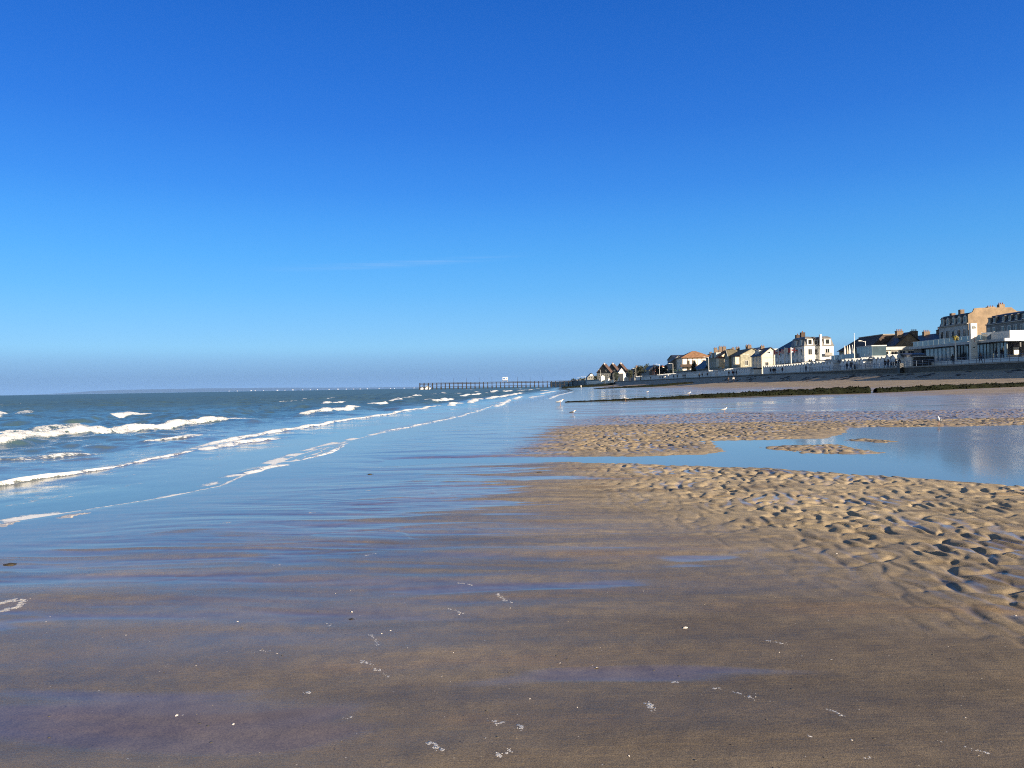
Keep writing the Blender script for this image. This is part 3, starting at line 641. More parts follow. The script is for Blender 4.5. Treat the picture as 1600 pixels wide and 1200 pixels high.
# --- low slate terrace row
for (p0, p1, zr, ze, chs, dorm, nm) in ((1400, 1467, 12.6, 10.4, (1405, 1415.5, 1441, 1463), (), 'low stone terrace under a long plain black slate roof left of the apartment block'),
                                (1373, 1400, 12.0, 10.3, (1376, 1390), (1382, 1388, 1398), 'stone house with three small dormers in a black slate roof beside the low terrace')):
    y0, y1 = Yx(p1, 100, 530), Yx(p0, 100, 530)
    if p0 == 1400: y0 += .2
    t = house('terrace_row', nm, 100, 108, y0, y1 - .1, PZ, ze, zr, 'y', 'grey_render', 'slate', [(104, Yx(c, 103, 525), 1.5, .9, zr - .6, zr + .9) for c in chs], cat='building', o=.15)
    for c in dorm: dormer(t, 's', 100.6, Yx(c, 100, 535), ze + .1, .9, 1.1, 1.2, 'pale_grey')
    n = int((y1 - y0) / 3); wins(t, 's', 100, [y0 + (i + .5) * (y1 - y0) / n for i in range(n)], (8.0,), 1.0, 1.5)
# --- low white flat roofed building left of the pavilion
t = house('white_low_building', 'low white flat roofed building with dark windows left of the pavilion', 82.6, 91, 173, 180, PZ, 8.4, 9.1, 'flat', 'warm_white', 'pale_grey', o=.5, cat='building')
for i in range(4): win(t, 'n', 83.6 + i * 1.9, 84.9 + i * 1.9, 7.0, 8.1, 173, frame='warm_white')
# --- glass first floor box over a dark undercroft
y0, y1 = Yx(1362, 80, 550), Yx(1338, 80, 550)
t = thing('glass_pavilion_box', 'raised blue glass room on dark posts behind the beach huts', 'building', (81, (y0 + y1) / 2, PZ))
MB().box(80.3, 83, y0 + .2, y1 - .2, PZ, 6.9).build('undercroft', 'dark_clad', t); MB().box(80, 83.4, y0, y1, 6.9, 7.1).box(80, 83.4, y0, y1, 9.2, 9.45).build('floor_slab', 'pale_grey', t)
for i in range(6):
    a = y0 + (y1 - y0) * i / 6; b = y0 + (y1 - y0) * (i + 1) / 6; MB().box(80.1, 80.16, a + .04, b - .04, 7.1, 9.2).build('window', 'shop_glass', t)
MB().box(80.16, 83.3, y0 + .1, y0 + .16, 7.1, 9.2).build('window', 'blue_glass', t)
MB().box(80.1, 80.5, y0 - .02, y0 + .2, 4.3, 6.2).build('lit_panel', 'white_paint', t)
# --- big dark roofed villa
y0, y1 = Yx(1361, 88, 535), Yx(1311, 88, 535)
t = thing('dark_roofed_villa', 'large villa under a massive dark brown roof behind the white flag mast', 'house', (93, (y0 + y1) / 2, PZ))
MB().box(88, 98, y0, y1, PZ, 9.5).build('wall', 'olive_stone', t)
MB().frus((87.5, 98.5, y0 - .4, y1 + .6, 9.5), (91.5, 95, y0 + 1, y1 - 4.2, 12.8)).build('roof', 'dark_brown_roof', t); MB().box(91.4, 95.1, y0 + .9, y1 - 4.1, 12.8, 13.0).build('ridge_cap', 'coping', t)
wins(t, 's', 88, [y0 + (y1 - y0) * (i + .5) / 5 for i in range(5)], (7.2,), 1.2, 1.5)
y2 = y0 - 6
t = house('brown_gable_house', 'house with a pale brown gable between the dark roofed villa and slate terrace', 91, 97.5, y2, y0 - .8, PZ, 9.9, 12.7, 'y', 'brick_gable', 'slate', [(92.6, y2 + 1.4, 1.5, 1., 11.6, 13.2), (96.2, y2 + 1.5, 1.4, .9, 11.4, 13.1)])
wins(t, 's', 91, [y2 + 1.5, y2 + 4], (8.2,), .9, 1.5)
# --- cafe terrace with closed parasols
y0, y1 = Yx(1336, 79.5, 556), Yx(1298, 79.5, 556)
t = thing('cafe_terrace', 'raised terrace with a pale glass balustrade over dark openings behind the huts', 'terrace', (82, (y0 + y1) / 2, PZ))
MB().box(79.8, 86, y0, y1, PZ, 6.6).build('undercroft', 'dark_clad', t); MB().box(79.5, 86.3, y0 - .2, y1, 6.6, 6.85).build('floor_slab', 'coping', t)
for i in range(7): a = y0 + (y1 - y0) * i / 7; MB().box(79.6, 79.65, a + .05, a + (y1 - y0) / 7 - .05, 6.85, 7.95).build('balustrade_panel', 'shop_glass', t)
for k, (px, mt, lb) in enumerate(((1320, 'white_fabric', 'white closed parasol, leftmost of the four on the cafe terrace'), (1324, 'beige_fabric', 'beige closed parasol between two white ones on the cafe terrace'), (1327.5, 'white_fabric', 'white closed parasol right of the beige one on the cafe terrace'), (1332, 'white_fabric', 'white closed parasol nearest to the white flag mast'))):
    yy = Yx(px, 82, 548); p = thing('closed_parasol', lb, 'parasol', (82, yy, 6.85), 'closed parasols on the cafe terrace')
    MB().tube((82, yy, 6.85), (82, yy, 8.2), .05).build('pole', 'pole_white', p); MB().path([(82, yy, 7.7), (82, yy, 8.6), (82, yy, 10.1), (82, yy, 10.3)], [.16, .26, .1, .02]).build('canopy', mt, p)
# --- the big white hotel
yc = Yx(1257, 85, 540); ym = Yx(1236, 85, 545); yl = Yx(1211, 85, 555)
t = thing('white_hotel', 'big white hotel with grey mansard roof, the tallest house above the beach huts', 'hotel', (89, (yc + yl) / 2, PZ))
MB().box(85, 88, yc, ym, PZ, 11.9).box(88, 89.6, yc + 1.2, ym, PZ, 11.9).box(89.6, 93.4, yc, ym, PZ, 11.9).box(85.0, 93.4, ym, yl, PZ, 11.6).build('wall', 'hotel_white', t)
MB().frus((84.7, 93.7, ym - .1, yl + .4, 11.6), (88.6, 89.8, ym + .1, yl - 5, 14.5)).build('wing_roof', 'slate', t)
r = MB()
for (a, b, yy) in ((84.8, 88.2, yc - .2), (89.4, 93.6, yc - .2), (88.2, 89.4, yc + 1.)):
    r.box(a, b, yy, ym, 11.9, 12.1); r.frus((a + .1, b - .1, yy + .2, ym, 12.1), (a + .7, b - .7, yy + .9, ym, 14.3)); r.frus((a + .6, b - .6, yy + .8, ym, 14.3), (a + 1.2, b - 1.2, yy + 2, ym - .5, 14.75))
r.build('roof', 'grey_slate', t)
MB().box(89.45, 90.0, yc - .3, yc + .5, 11, 15.2).build('chimney', 'hotel_white', t)
for k, q in enumerate((1243.5, 1251)): 
    yy = Yx(q, 87, 530); c = MB().box(87, 88.2, yy - .6, yy + .6, 13.8, 15.9 + k * .5).build('chimney', 'dark_brown_roof', t); MB().tube((87.6, yy, 15.9 + k * .5), (87.6, yy, 16.3 + k * .5), .16).build('chimney_pot', 'red_tile', c)
dormer(t, 'n', yc - .05, 86.6, 12.15, 1.7, 1.75, 1.4, 'hotel_white', 'grey_slate', False); dormer(t, 'n', yc - .05, 91.7, 12.15, 1.9, 1.75, 1.4, 'hotel_white', 'grey_slate', False); dormer(t, 'n', yc + 1.1, 88.8, 12.15, 1.0, 1.5, 1.2, 'hotel_white', 'grey_slate', False)
for q in (1243.5, 1251.5): dormer(t, 's', 84.95, Yx(q, 85, 535), 12.1, 1.6, 1.75, 1.3, 'hotel_white', 'grey_slate', False)
for zz in (6.4, 9.4):
    win(t, 'n', 86.1, 87.1, zz, zz + 1.6, yc); win(t, 'n', 91.1, 92.2, zz, zz + 1.6, yc); win(t, 'n', 88.4, 89.2, zz, zz + 1.7, yc + 1.2)
    for q in (1214, 1220, 1226.5, 1232, 1240, 1246, 1252.5): yy = Yx(q, 85, 555); win(t, 's', yy - .55, yy + .55, zz, zz + 1.8, 85)
MB().box(84.96, 85, yc, yl, 8.75, 8.9).build('string_course', 'white_paint', t)
MB().box(90.6, 92.8, yc - .8, yc, 9.0, 9.12).box(90.6, 92.8, yc - .8, yc - .74, 9.12, 9.9).build('balcony', 'coping', t)
# dark low arcade between hotel and huts
a, b = Yx(1312, 79.8, 566), Yx(1200, 79.8, 566)
t = thing('low_arcade', 'low dark roofed arcade running behind the beach huts under the hotel', 'building', (81, (a + b) / 2, PZ))
MB().box(79.8, 83, a, b, PZ, 6.3).build('wall', 'dark_clad', t); MB().prism([(79.3, 6.3), (83.4, 6.3), (83.4, 7.3)], 'y', a, b).build('roof', 'dark_brown_roof', t)
# --- cream gable house
y0, y1 = Yx(1190, 85, 555), Yx(1174, 85, 560)
t = house('cream_gable_house', 'cream house with a sunlit gable end next to the white hotel', 85, 91.4, y0, y1 - .1, PZ, 10.8, 13.3, 'y', 'cream', 'slate', [(88, y1 - 3, 1.2, .9, 12.6, 14.2)])
win(t, 'n', 87, 87.9, 11.4, 12.0, y0); win(t, 'n', 86.2, 87.3, 6.4, 8.4, y0); MB().box(89.2, 91, y0 - .5, y0, PZ, 7.0).build('porch', 'red_brick', t)
MB().box(84.97, 91.45, y0 - .04, y0, 9.85, 9.98).build('string_course', 'coping', t)
wins(t, 's', 85, [y0 + (y1 - y0) * k for k in (.15, .45, .75)], (6.2, 8.8), .9, 1.7)
MB().box(85.4, 87, y0 + 4, y1 - 3, 11.2, 12.7).build('dormer', 'pale_grey', t)
for k in (.4, .62): yy = y0 + (y1 - y0) * k; win(t, 's', yy - .5, yy + .5, 11.5, 12.4, 85.4)
t = thing('bare_shrub', 'brown leafless shrub against the cream gable wall', 'shrub', (88, y0 - 1.2, PZ)); mb = MB()
for i in range(60):
    a = random.uniform(0, 6.28); l = random.uniform(.6, 1.5); mb.tube((88, y0 - 1.2, PZ + 2.0), (88 + math.cos(a) * l, y0 - 1.2 + math.sin(a) * .5, PZ + 2 + random.uniform(.2, 2.0)), .04, .015, 4)
mb.tube((88, y0 - 1.2, PZ), (88, y0 - 1.2, PZ + 2.1), .12, .08).build('branches', 'timber', t)
# --- neighbours further along: (px right, px left, front x, depth, eaves, ridge, type, wall, roof, label)
def HSE(name, label, p0, p1, X, dep, py_e, py_r, ridge, wall, roof, chim=(), o=.35, nw=3, rows=2, near=True, zb=PZ):
    y0, y1 = Yx(p0, X, py_e), Yx(p1, X, py_e); ym = (y0 + y1) / 2
    ze, zr = Zy((p0 + p1) / 2, py_e, ym), Zy((p0 + p1) / 2, py_r, ym)
    t = house(name, label, X, X + dep, y0 + .05, y1 - .05, zb, ze, zr, ridge, wall, roof, [(X + dep * a, y0 + (y1 - y0) * b, 1.3, 1., zr - 1.2, zr + 1.3) for a, b in chim], o=o)
    hh = (ze - zb - 1.4) / rows
    if nw:
        wd = min(1.1, (y1 - y0) / nw * .5)
        wins(t, 's', X, [y0 + (y1 - y0) * (i + .5) / nw for i in range(nw)], [zb + .9 + hh * i for i in range(rows)], wd, min(1.8, hh * .62))
    if near: wins(t, 'n', y0 + .05, [X + dep * .25, X + dep * .75], [zb + .9 + hh * i for i in range(rows)], 1.0, min(1.7, hh * .6))
    return t, y0, y1, ze, zr
t, y0, y1, ze, zr = HSE('brown_hipped_house', 'grey house with a brown sunlit hip roof and a tall double chimney', 1175, 1157, 90, 8, 555, 544.5, 'y', 'shaded_stone', 'grey_slate', [(.3, .75), (.3, .9)])  # wall colour darkened to stand in for shade on this house
t, y0, y1, ze, zr = HSE('olive_roofed_house', 'long stone house with olive roof, white bargeboard and a lit side bay', 1157, 1134, 85, 9, 556.5, 547, 'y', 'olive_stone', 'olive_roof', [(.5, .95)], nw=5)
yy = y0 + (y1 - y0) * .8
w = MB().box(84.3, 86.5, yy - 3.2, yy + 3.2, PZ, ze - .4).prism([(yy - 3.2, ze - .4), (yy + 3.2, ze - .4), (yy, zr + .2)], 'x', 84.3, 88).build('front_gable', 'olive_stone', t)
r = MB(); gable_roof(r, 84.3, 88, yy - 3.2, yy + 3.2, ze - .4, zr + .2, 'x', .35); r.build('gable_roof', 'olive_roof', w); bb = MB(); bb.prism([(yy - 3.6, ze - .55), (yy - 3.3, ze - .55), (yy, zr + .15), (yy, zr + .5)], 'x', 83.88, 83.94); bb.build('bargeboard', 'white_paint', w); wins(w, 's', 84.3, [yy - 1.4, yy, yy + 1.4], (zr - 5.6,), .8, 1.9)
yb = Yx(1149, 83.2, 560); MB().box(83.2, 85, yb, yb + 3, ze - 3.4, ze - .6).build('bay', 'cream', t); MB().box(83, 85, yb - .2, yb + 3.2, ze - .6, ze - .35).build('bay_roof', 'dark_brown_roof', t)
t, y0, y1, ze, zr = HSE('peach_gable_house', 'tall house with a peach gable in sunlight beside the black hipped roofs', 1128, 1119, 85.5, 8, 556, 546.5, 'y', 'cream', 'dark_brown_roof', [(.2, .9), (.4, .9)])
yb = Yx(1123, 83.2, 562); MB().box(83.2, 85.5, yb, yb + 4, ze - 4.6, ze - 1.2).build('bay', 'cream', t); MB().box(83, 85.5, yb - .3, yb + 4.3, ze - 1.2, ze - .6).build('bay_roof', 'red_tile', t)
t, y0, y1, ze, zr = HSE('black_roofed_villa', 'grey villa with big black hipped roof and white dormer windows', 1122, 1103, 85, 10, 559, 547.5, 'hip', 'olive_stone', 'slate', [(.4, .95)], nw=6)
for k in (.15, .45): dormer(t, 's', 84.6, y0 + (y1 - y0) * k, ze - .2, 3.2, 2.0, 2, 'pale_grey', 'pale_grey', False)
t, y0, y1, ze, zr = HSE('dark_lean_to_house', 'low house with dark sloping roof in front of the orange tiled roofs', 1101, 1082, 83.5, 9, 577, 563, 'hip', 'grey_render', 'slate', nw=4, rows=1)
t, y0, y1, ze, zr = HSE('orange_tiled_house', 'house with a mottled orange tiled roof behind the half timbered villa', 1103, 1086, 108, 12, 562, 554.5, 'y', 'cream', 'orange_tile', [(.5, .5)])
t, y0, y1, ze, zr = HSE('half_timbered_villa', 'half timbered villa with cream sunlit end, orange hip roof and balconies', 1066, 1057, 86, 15, 560, 549, 'hip', 'warm_white', 'orange_tile', nw=2, rows=3, near=False, o=.9)
mb = MB()
for i in range(7): mb.box(86.2 + i * 2.4, 86.45 + i * 2.4, y0 - .05, y0 + .05, ze - 7, ze)
mb.box(86, 101, y0 - .05, y0 + .05, ze - .5, ze - .2); mb.box(86, 101, y0 - .05, y0 + .05, ze - 4.6, ze - 4.3); mb.build('timber_frame', 'timber', t)
for z in (ze - 4.3, ze - 8): MB().box(84.6, 93, y0 - 2.2, y0 - .1, z - .3, z).box(84.6, 93, y0 - 2.2, y0 - 2.05, z, z + 1.0).build('balcony', 'dark_brown_roof', t)
wins(t, 'n', y0, [89, 92, 97], (ze - 3.4, ze - 7.2), 1.2, 2.0, frame='timber')
t, y0, y1, ze, zr = HSE('dark_double_gable_house', 'dark house with two steep gables left of the half timbered villa', 1056, 1043, 86, 9, 562, 555.5, 'x', 'grey_render', 'slate', nw=4, rows=3)
t, y0, y1, ze, zr = HSE('grey_steep_gable_house', 'grey house with a steep gable left of the dark double gables', 1049.5, 1044, 84.2, 7, 565, 557, 'y', 'grey_render', 'grey_slate', nw=2, rows=3)
t, y0, y1, ze, zr = HSE('pink_roofed_house', 'house with a plain pinkish red roof left of the grey gable', 1042, 1031, 92, 12, 577, 569.5, 'y', 'grey_render', 'red_tile', nw=3)
t, y0, y1, ze, zr = HSE('brick_house', 'small red brick house with a white dormer between dark trees', 1024, 1017, 88, 9, 578, 572, 'y', 'red_brick', 'red_tile', nw=2)
dormer(t, 'n', y0 - .3, 92, ze - 3, 3.2, 4.4, 3, 'warm_white', 'red_tile')
t, y0, y1, ze, zr = HSE('veranda_house', 'dark grey house with pale veranda left of the brick house', 1014, 1002, 86, 10, 578.5, 571, 'hip', 'grey_render', 'slate', nw=4)
MB().box(83.5, 86, y0, y1, PZ, PZ + 3).build('veranda', 'pale_grey', t)
t, y0, y1, ze, zr = HSE('brown_roofed_house', 'pale house with a brown roof and white gable windows right of the steep gables', 991, 978, 86, 10, 583, 575, 'y', 'grey_render', 'brown_tile', [(.3, .2)], nw=3)
# --- three steep black gables, turned towards the bay
for k, (px, pr, Y) in enumerate(((945.5, 568.5, 650), (958.5, 568.5, 668), (971, 568, 686))):
    x = ray(px, 575)[0] * Y; zr = Zy(px, pr, Y); ze = zr - 7.0; w = 6.4
    t = house('steep_black_gable_villa', ('leftmost of the three', 'middle one of the three', 'rightmost of the three')[k] + ' villas with steep black gables and brown roofs', x - w, x + w, Y, Y + 4.2, PZ, ze, zr, 'y', 'black_timber', 'brown_tile', [(x + .2, Y + 1.0, .9, .9, zr - 1.5, zr + .7)], group='steep gabled villas at the far end of the promenade', o=.6, chm='white_paint')
    MB().box(x - w, x + w, Y - .25, Y - .05, PZ, ze - .8).build('ground_floor', 'grey_render', t)
    wins(t, 'n', Y - .25, [x - w * .6, x, x + w * .6], (PZ + 1.2, PZ + 4.8), 1.6, 1.8)
    win(t, 'n', x + 2., x + 3.4, ze + .8, ze + 2.4, Y)
    t.rotation_euler = (0, 0, R(-36))
y = 640; u0, u1 = ray(965.5, 580)[0] * y, ray(977.5, 580)[0] * y
t = house('white_gable_cottage', 'cottage with a bright white gable in front of the black steep gables', u0, u1, y, y + 12, PZ, Zy(970, 583, y), Zy(970, 575, y), 'y', 'white_paint', 'slate')
MB().box(u0 - .1, u1 - 2, y - .5, y - .05, PZ, Zy(970, 583, y) - .3).build('garage', 'dark_clad', t)
for k, (p0, p1, pe, pr, yy, lb) in enumerate(((939, 945, 589, 586.5, 600, 'small white walled annex at the foot of the leftmost black gable'), (950, 953.5, 594, 590, 560, 'tiny white gabled kiosk at the far promenade edge'), (976, 982, 592, 588.5, 520, 'cream tent shaped kiosk near the end of the hut row'), (967, 969, 594.5, 589, 560, 'narrow white kiosk between the tiny gabled kiosk and the cream tent'))):
    u0, u1 = ray(p0, pe)[0] * yy, ray(p1, pe)[0] * yy; t = house('small_white_kiosk', lb, u0, u1, yy, yy + 3, PZ, Zy(p0, pe, yy), Zy(p0, pr, yy), 'y', 'white_paint', 'warm_white', o=.15, cat='kiosk'); 
    MB().box(u0 + .6, u1 - .6, yy - .05, yy - .01, PZ, PZ + 2).build('door', 'pale_grey', t)
y = 760; u0, u1 = ray(917.5, 590)[0] * y, ray(931, 590)[0] * y
t = house('grey_far_house', 'far grey house with a small white gable top near the pier foot', u0, u1, y, y + 14, PZ, Zy(924, 590, y), Zy(924, 583, y), 'y', 'grey_render', 'slate'); win(t, 'n', u0 + 3, u1 - 3, Zy(924, 587, y), Zy(924, 585, y), y, pane='white_paint')
wins(t, 'n', y, [u0 + 2, u0 + 4.5, u0 + 7], (PZ + 4,), 1.4, 2)
y = 820; u0, u1 = ray(899, 595)[0] * y, ray(912, 595)[0] * y
t = house('dark_far_house', 'low dark house at the landward end of the pier', u0, u1, y, y + 12, PZ, Zy(905, 597, y), Zy(905, 593.5, y), 'x', 'dark_clad', 'slate'); wins(t, 'n', y, [u0 + 2, u0 + 5], (PZ + 2,), 1.2, 1.6)
# --- second row of roofs behind
for p0, p1, X, pe, pr, rd, wl, rf, lb in ((1020, 1000, 120, 578, 573.5, 'y', 'grey_render', 'slate', 'dark roofed house behind the veranda house'), (1051, 1038, 125, 571, 565, 'hip', 'grey_render', 'dark_brown_roof', 'brown hip roof behind the grey steep gable'), (1137, 1124, 118, 555, 548, 'y', 'olive_stone', 'dark_brown_roof', 'dark roof behind the peach gable'),
        (1163, 1148, 118, 552, 546.5, 'y', 'grey_render', 'slate', 'slate roof peeping over the olive roofed house'), (1193, 1181, 112, 550.5, 546, 'flat', 'warm_white', 'pale_grey', 'white attic wall behind the brown hipped house'), (1116, 1098, 130, 556, 551, 'hip', 'grey_render', 'brown_tile', 'brown tiled hip roof behind the black roofed villa'), (992, 972, 110, 585, 579, 'y', 'grey_render', 'brown_tile', 'long brown roof behind the brown roofed house')):
    HSE('back_house', lb, p0, p1, X, 9, pe, pr, rd, wl, rf, [(.5, .3)] if rd != 'flat' else (), nw=3, near=False)
# --- trees and hedges
def leaf_mesh(n, rx, ry, rz, size, seed):
    rr = random.Random(seed); mb = MB()
    cl = [(rr.gauss(0, .5) * rx, rr.gauss(0, .5) * ry, rr.uniform(-.75, .85) * rz, rr.uniform(.3, .55)) for _ in range(16)]
    for i in range(n):
        c = rr.choice(cl); d = Vector((rr.gauss(0, 1), rr.gauss(0, 1), rr.gauss(0, .8))).normalized() * (c[3] * rr.random() ** .35)
        p = Vector((c[0] + d.x * rx, c[1] + d.y * ry, c[2] + d.z * rz)); a = Vector((rr.gauss(0, 1), rr.gauss(0, 1), rr.gauss(0, 1))).normalized(); b = a.orthogonal().normalized(); s = size * rr.uniform(.5, 1.3)
        mb.add([p - a * s, p + b * s * .7, p + a * s, p - b * s * .7], [(0, 1, 2, 3)])
    return mb
def tree(px, py_top, Y, wpx, label, mat='leaf_dark', seed=0, name='tree', zb=PZ):
    x = ray(px, 590)[0] * Y; zt = Zy(px, py_top, Y); w = wpx / F * Y / 2; h = (zt - zb)
    t = thing(name, label, 'tree', (x, Y, zb), 'dark trees among the far houses')
    MB().path([(x, Y, zb), (x + .2, Y, zb + h * .35), (x, Y, zb + h * .7)], [h * .035, h * .025, h * .01]).tube((x, Y, zb + h * .3), (x + w * .6, Y, zb + h * .65), h * .015, h * .006).tube((x, Y, zb + h * .35), (x - w * .6, Y, zb + h * .6), h * .015, h * .006).build('trunk', 'bark', t)
    mb = leaf_mesh(750, w * .8, w * .8, h * .40, max(.35, w * .09), seed); mb.v = [(a + x, b + Y, c + zb + h * .58) for a, b, c in mb.v]; mb.build('crown', mat, t)
for i, (px, pt, Y, w, lb) in enumerate(((1001, 571, 440, 13, 'dark rounded tree left of the veranda house'), (1010, 568.5, 520, 15, 'tallest dark tree behind the veranda house'), (1029.5, 569, 420, 11, 'dark tree between the brick house and the lamp post'), (1035, 574, 400, 10, 'low dark tree below the pinkish roof'),
        (995, 573.5, 520, 13, 'dark bushy tree right of the brown roofed house'), (963, 582, 600, 11, 'dark clump of tree before the black gables'), (984, 576.5, 540, 12, 'small dark tree beside the brown roofed house'), (931, 587, 720, 9, 'dark tree right of the far grey house'), (935, 584, 700, 7, 'thin dark tree at the left foot of the black gables'),
        (912, 590, 800, 10, 'round dark tree left of the far grey house'), (906, 591, 830, 9, 'low dark tree near the pier foot'), (895, 591.5, 860, 6, 'pointed dark tree at the very left end of the town'), (900, 594, 850, 9, 'dark bush beside the pointed tree'), (1084, 566, 330, 8, 'dark tree between the half timbered villa and the orange roof'), (1020.5, 571, 530, 9, 'dark tree rising behind the red brick house'), (1041, 571, 430, 9, 'dark tree at the left side of the grey steep gable'))):
    tree(px, pt, Y, w, lb, 'leaf_dark' if i % 3 else 'leaf_green', i)
t = thing('garden_hedge', 'dense teal green hedge below the pinkish roofed house', 'hedge', (82, 395, PZ)); mb = leaf_mesh(900, 1.6, 14, 2.4, .5, 77); mb.v = [(a + 82, b + 395, c + PZ + 2.4) for a, b, c in mb.v]; mb.build('foliage', 'hedge_teal', t)
for k, (p0, p1, X, h, m, lb) in enumerate(((1100, 1052, 80.5, 3.4, 'coping', 'flat roofed pale garden building behind the far beach huts'), (1128, 1104, 80, 2.9, 'grey_render', 'low grey garden wall behind the far beach huts'), (1153, 1132, 80, 2.7, 'pale_grey', 'low pale shelter roof behind the white lamp post'))):
    y0, y1 = Yx(p0, X, 578), Yx(p1, X, 578); t = house('garden_shelter', lb, X, X + 2.5, y0, y1, PZ, PZ + h, PZ + h + .3, 'flat', 'grey_render', m, cat='shelter'); wins(t, 's', X, [y0 + (y1 - y0) * q for q in (.2, .5, .8)], (PZ + 1,), 1.6, 1.4)
# ------------------------------------------------------------------ beach huts
def hut_proto(label, group):
    t = thing('beach_hut', label, 'beach hut', (0, 0, 0), group)
    b = MB().box(0, 2.3, -.86, .86, 0, 1.75).prism([(-.86, 1.75), (.86, 1.75), (0, 2.42)], 'x', 0, 2.3)
    for k in (-.55, -.28, 0., .28, .55): b.box(-.012, 0, k - .012, k + .012, .1, 1.8)
    b.box(-.04, 2.32, -.9, .9, 0, .08)
    b.build('body', 'hut_white', t)
    r = MB(); gable_roof(r, 0, 2.3, -.86, .86, 1.75, 2.42, 'x', .1, .07); r.build('roof', 'pale_grey', t)
    d = MB().box(-.03, 0, -.36, .36, .08, 1.68).box(-.045, -.03, -.36, .36, 1.3, 1.36).box(-.045, -.03, -.36, .36, .4, .46).build('door', 'white_paint', t)
    MB().box(-.09, -.03, .24, .28, .85, .98).build('handle', 'dark_metal', d)
    return t
HUT = None; HX = 75.4
def hut_row(p0, p1, label, step=1.9, x=HX, s=1., gaps=()):
    global HUT
    y0, y1 = Yx(p1, x, 575), Yx(p0, x, 580); n = max(1, int(round((y1 - y0) / step)))
    for i in range(n):
        if i in gaps: continue
        loc = (x + random.uniform(-.04, .04), y0 + (i + .5) * (y1 - y0) / n, PZ)
        if HUT is None: HUT = hut_proto(label, 'white beach huts along the promenade'); o = HUT; o.location = loc
        else: o = dup(HUT, loc)
        o['label'] = label; q = s * random.uniform(.97, 1.05); o.scale = (1, (y1 - y0) / n / 1.9, q)
hut_row(1383, 1400, 'white pointed beach hut, one of the pair nearest the glass pavilion', 2.1, s=1.12)
hut_row(1364, 1382, 'white beach hut in the row of three right of the promenade staircase', 1.7)
hut_row(1338, 1349, 'white pointed beach hut in the pair between the mast and the staircase')
hut_row(1313, 1335.5, 'white pointed beach hut in the group of four left of the tall mast')
hut_row(1283, 1302.5, 'white pointed beach hut in the end group right of the hotel')
hut_row(1192, 1283, 'white pointed beach hut in the long row below the white hotel', gaps=(3,))
hut_row(1020, 1172, 'small white beach hut in the far row left of the white lamp post', gaps=(20, 21, 47, 66))
hut_row(993, 1020, 'tiny white beach hut at the far left end of the hut rows')
# barrel roofed kiosk, white ticket kiosk, dark store
y0, y1 = Yx(1418, 77, 570), Yx(1399, 77, 570)
t = thing('barrel_roofed_kiosk', 'white kiosk with a dark rounded barrel roof beside the pavilion', 'kiosk', (78.5, (y0 + y1) / 2, PZ))
MB().box(77, 80.5, y0, y1, PZ, 6.15).build('wall', 'hut_white', t)
ym = (y0 + y1) / 2; hw = (y1 - y0) / 2 + .15
MB().prism([(ym + hw * math.cos(a), 6.15 + .75 * math.sin(a)) for a in np.linspace(0, math.pi, 15)], 'x', 76.8, 80.7).build('roof', 'dark_clad', t)
MB().box(76.94, 77, ym - .6, ym + .2, PZ + .9, PZ + 1.7).build('window', 'pane', t)
y0b = Yx(1428, 78, 565)
t = house('dark_store', 'dark flat roofed store between the barrel roofed kiosk and the pavilion', 78, 82, y0b, y0 - .3, PZ, 6.0, 6.2, 'flat', 'dark_clad', 'pale_grey', o=.1, cat='store'); win(t, 's', y0b + .6, y0b + 1.4, PZ + .8, PZ + 2, 78)
y = Yx(1175, 75.6, 580)
t = thing('ticket_kiosk', 'small bright white kiosk with a dark roof right of the white lamp post', 'kiosk', (76.7, y - 1, PZ))
MB().box(75.5, 77.8, y - 2.2, y, PZ, 5.75).build('wall', 'white_paint', t); MB().box(75.3, 78, y - 2.4, y + .2, 5.75, 6.15).build('roof', 'dark_clad', t); MB().box(75.44, 75.5, y - 1.8, y - .5, PZ + .9, PZ + 1.6).build('shutter', 'pale_grey', t)
# open stairs up to the terraces
for (p0, p1, lb) in ((1347, 1363, 'blue grey open staircase rising between two groups of beach huts'), (1303, 1314, 'dark staircase left of the group of four beach huts')):
    y0, y1 = Yx(p1, 77, 570), Yx(p0, 77, 570); t = thing('staircase', lb, 'stairs', (77, (y0 + y1) / 2, PZ)); n = 12; mb = MB()
    for i in range(n): a = y1 + (y0 - y1) * i / n; b = y1 + (y0 - y1) * (i + 1) / n; mb.box(76.6, 78, b, a + .04, PZ + 2.5 * (i + .6) / n, PZ + 2.5 * (i + 1) / n)
    mb.build('steps', 'rail_blue', t); MB().tube((76.55, y1, PZ + .9), (76.55, y0, PZ + 3.5), .05).build('handrail', 'rail_blue', t); MB().tube((76.55, y1, PZ + .15), (76.55, y0, PZ + 2.6), .1).build('stringer', 'rail_blue', t)
    MB().box(76.5, 78.2, y0 - 1.2, y0, PZ + 2.45, PZ + 2.6).build('landing', 'rail_blue', t)
    for i in range(5): k = (i + .5) / 5; MB().tube((76.55, y1 + (y0 - y1) * k, PZ + .1 + 2.5 * k), (76.55, y1 + (y0 - y1) * k, PZ + .95 + 2.55 * k), .03).build('baluster', 'rail_blue', t)
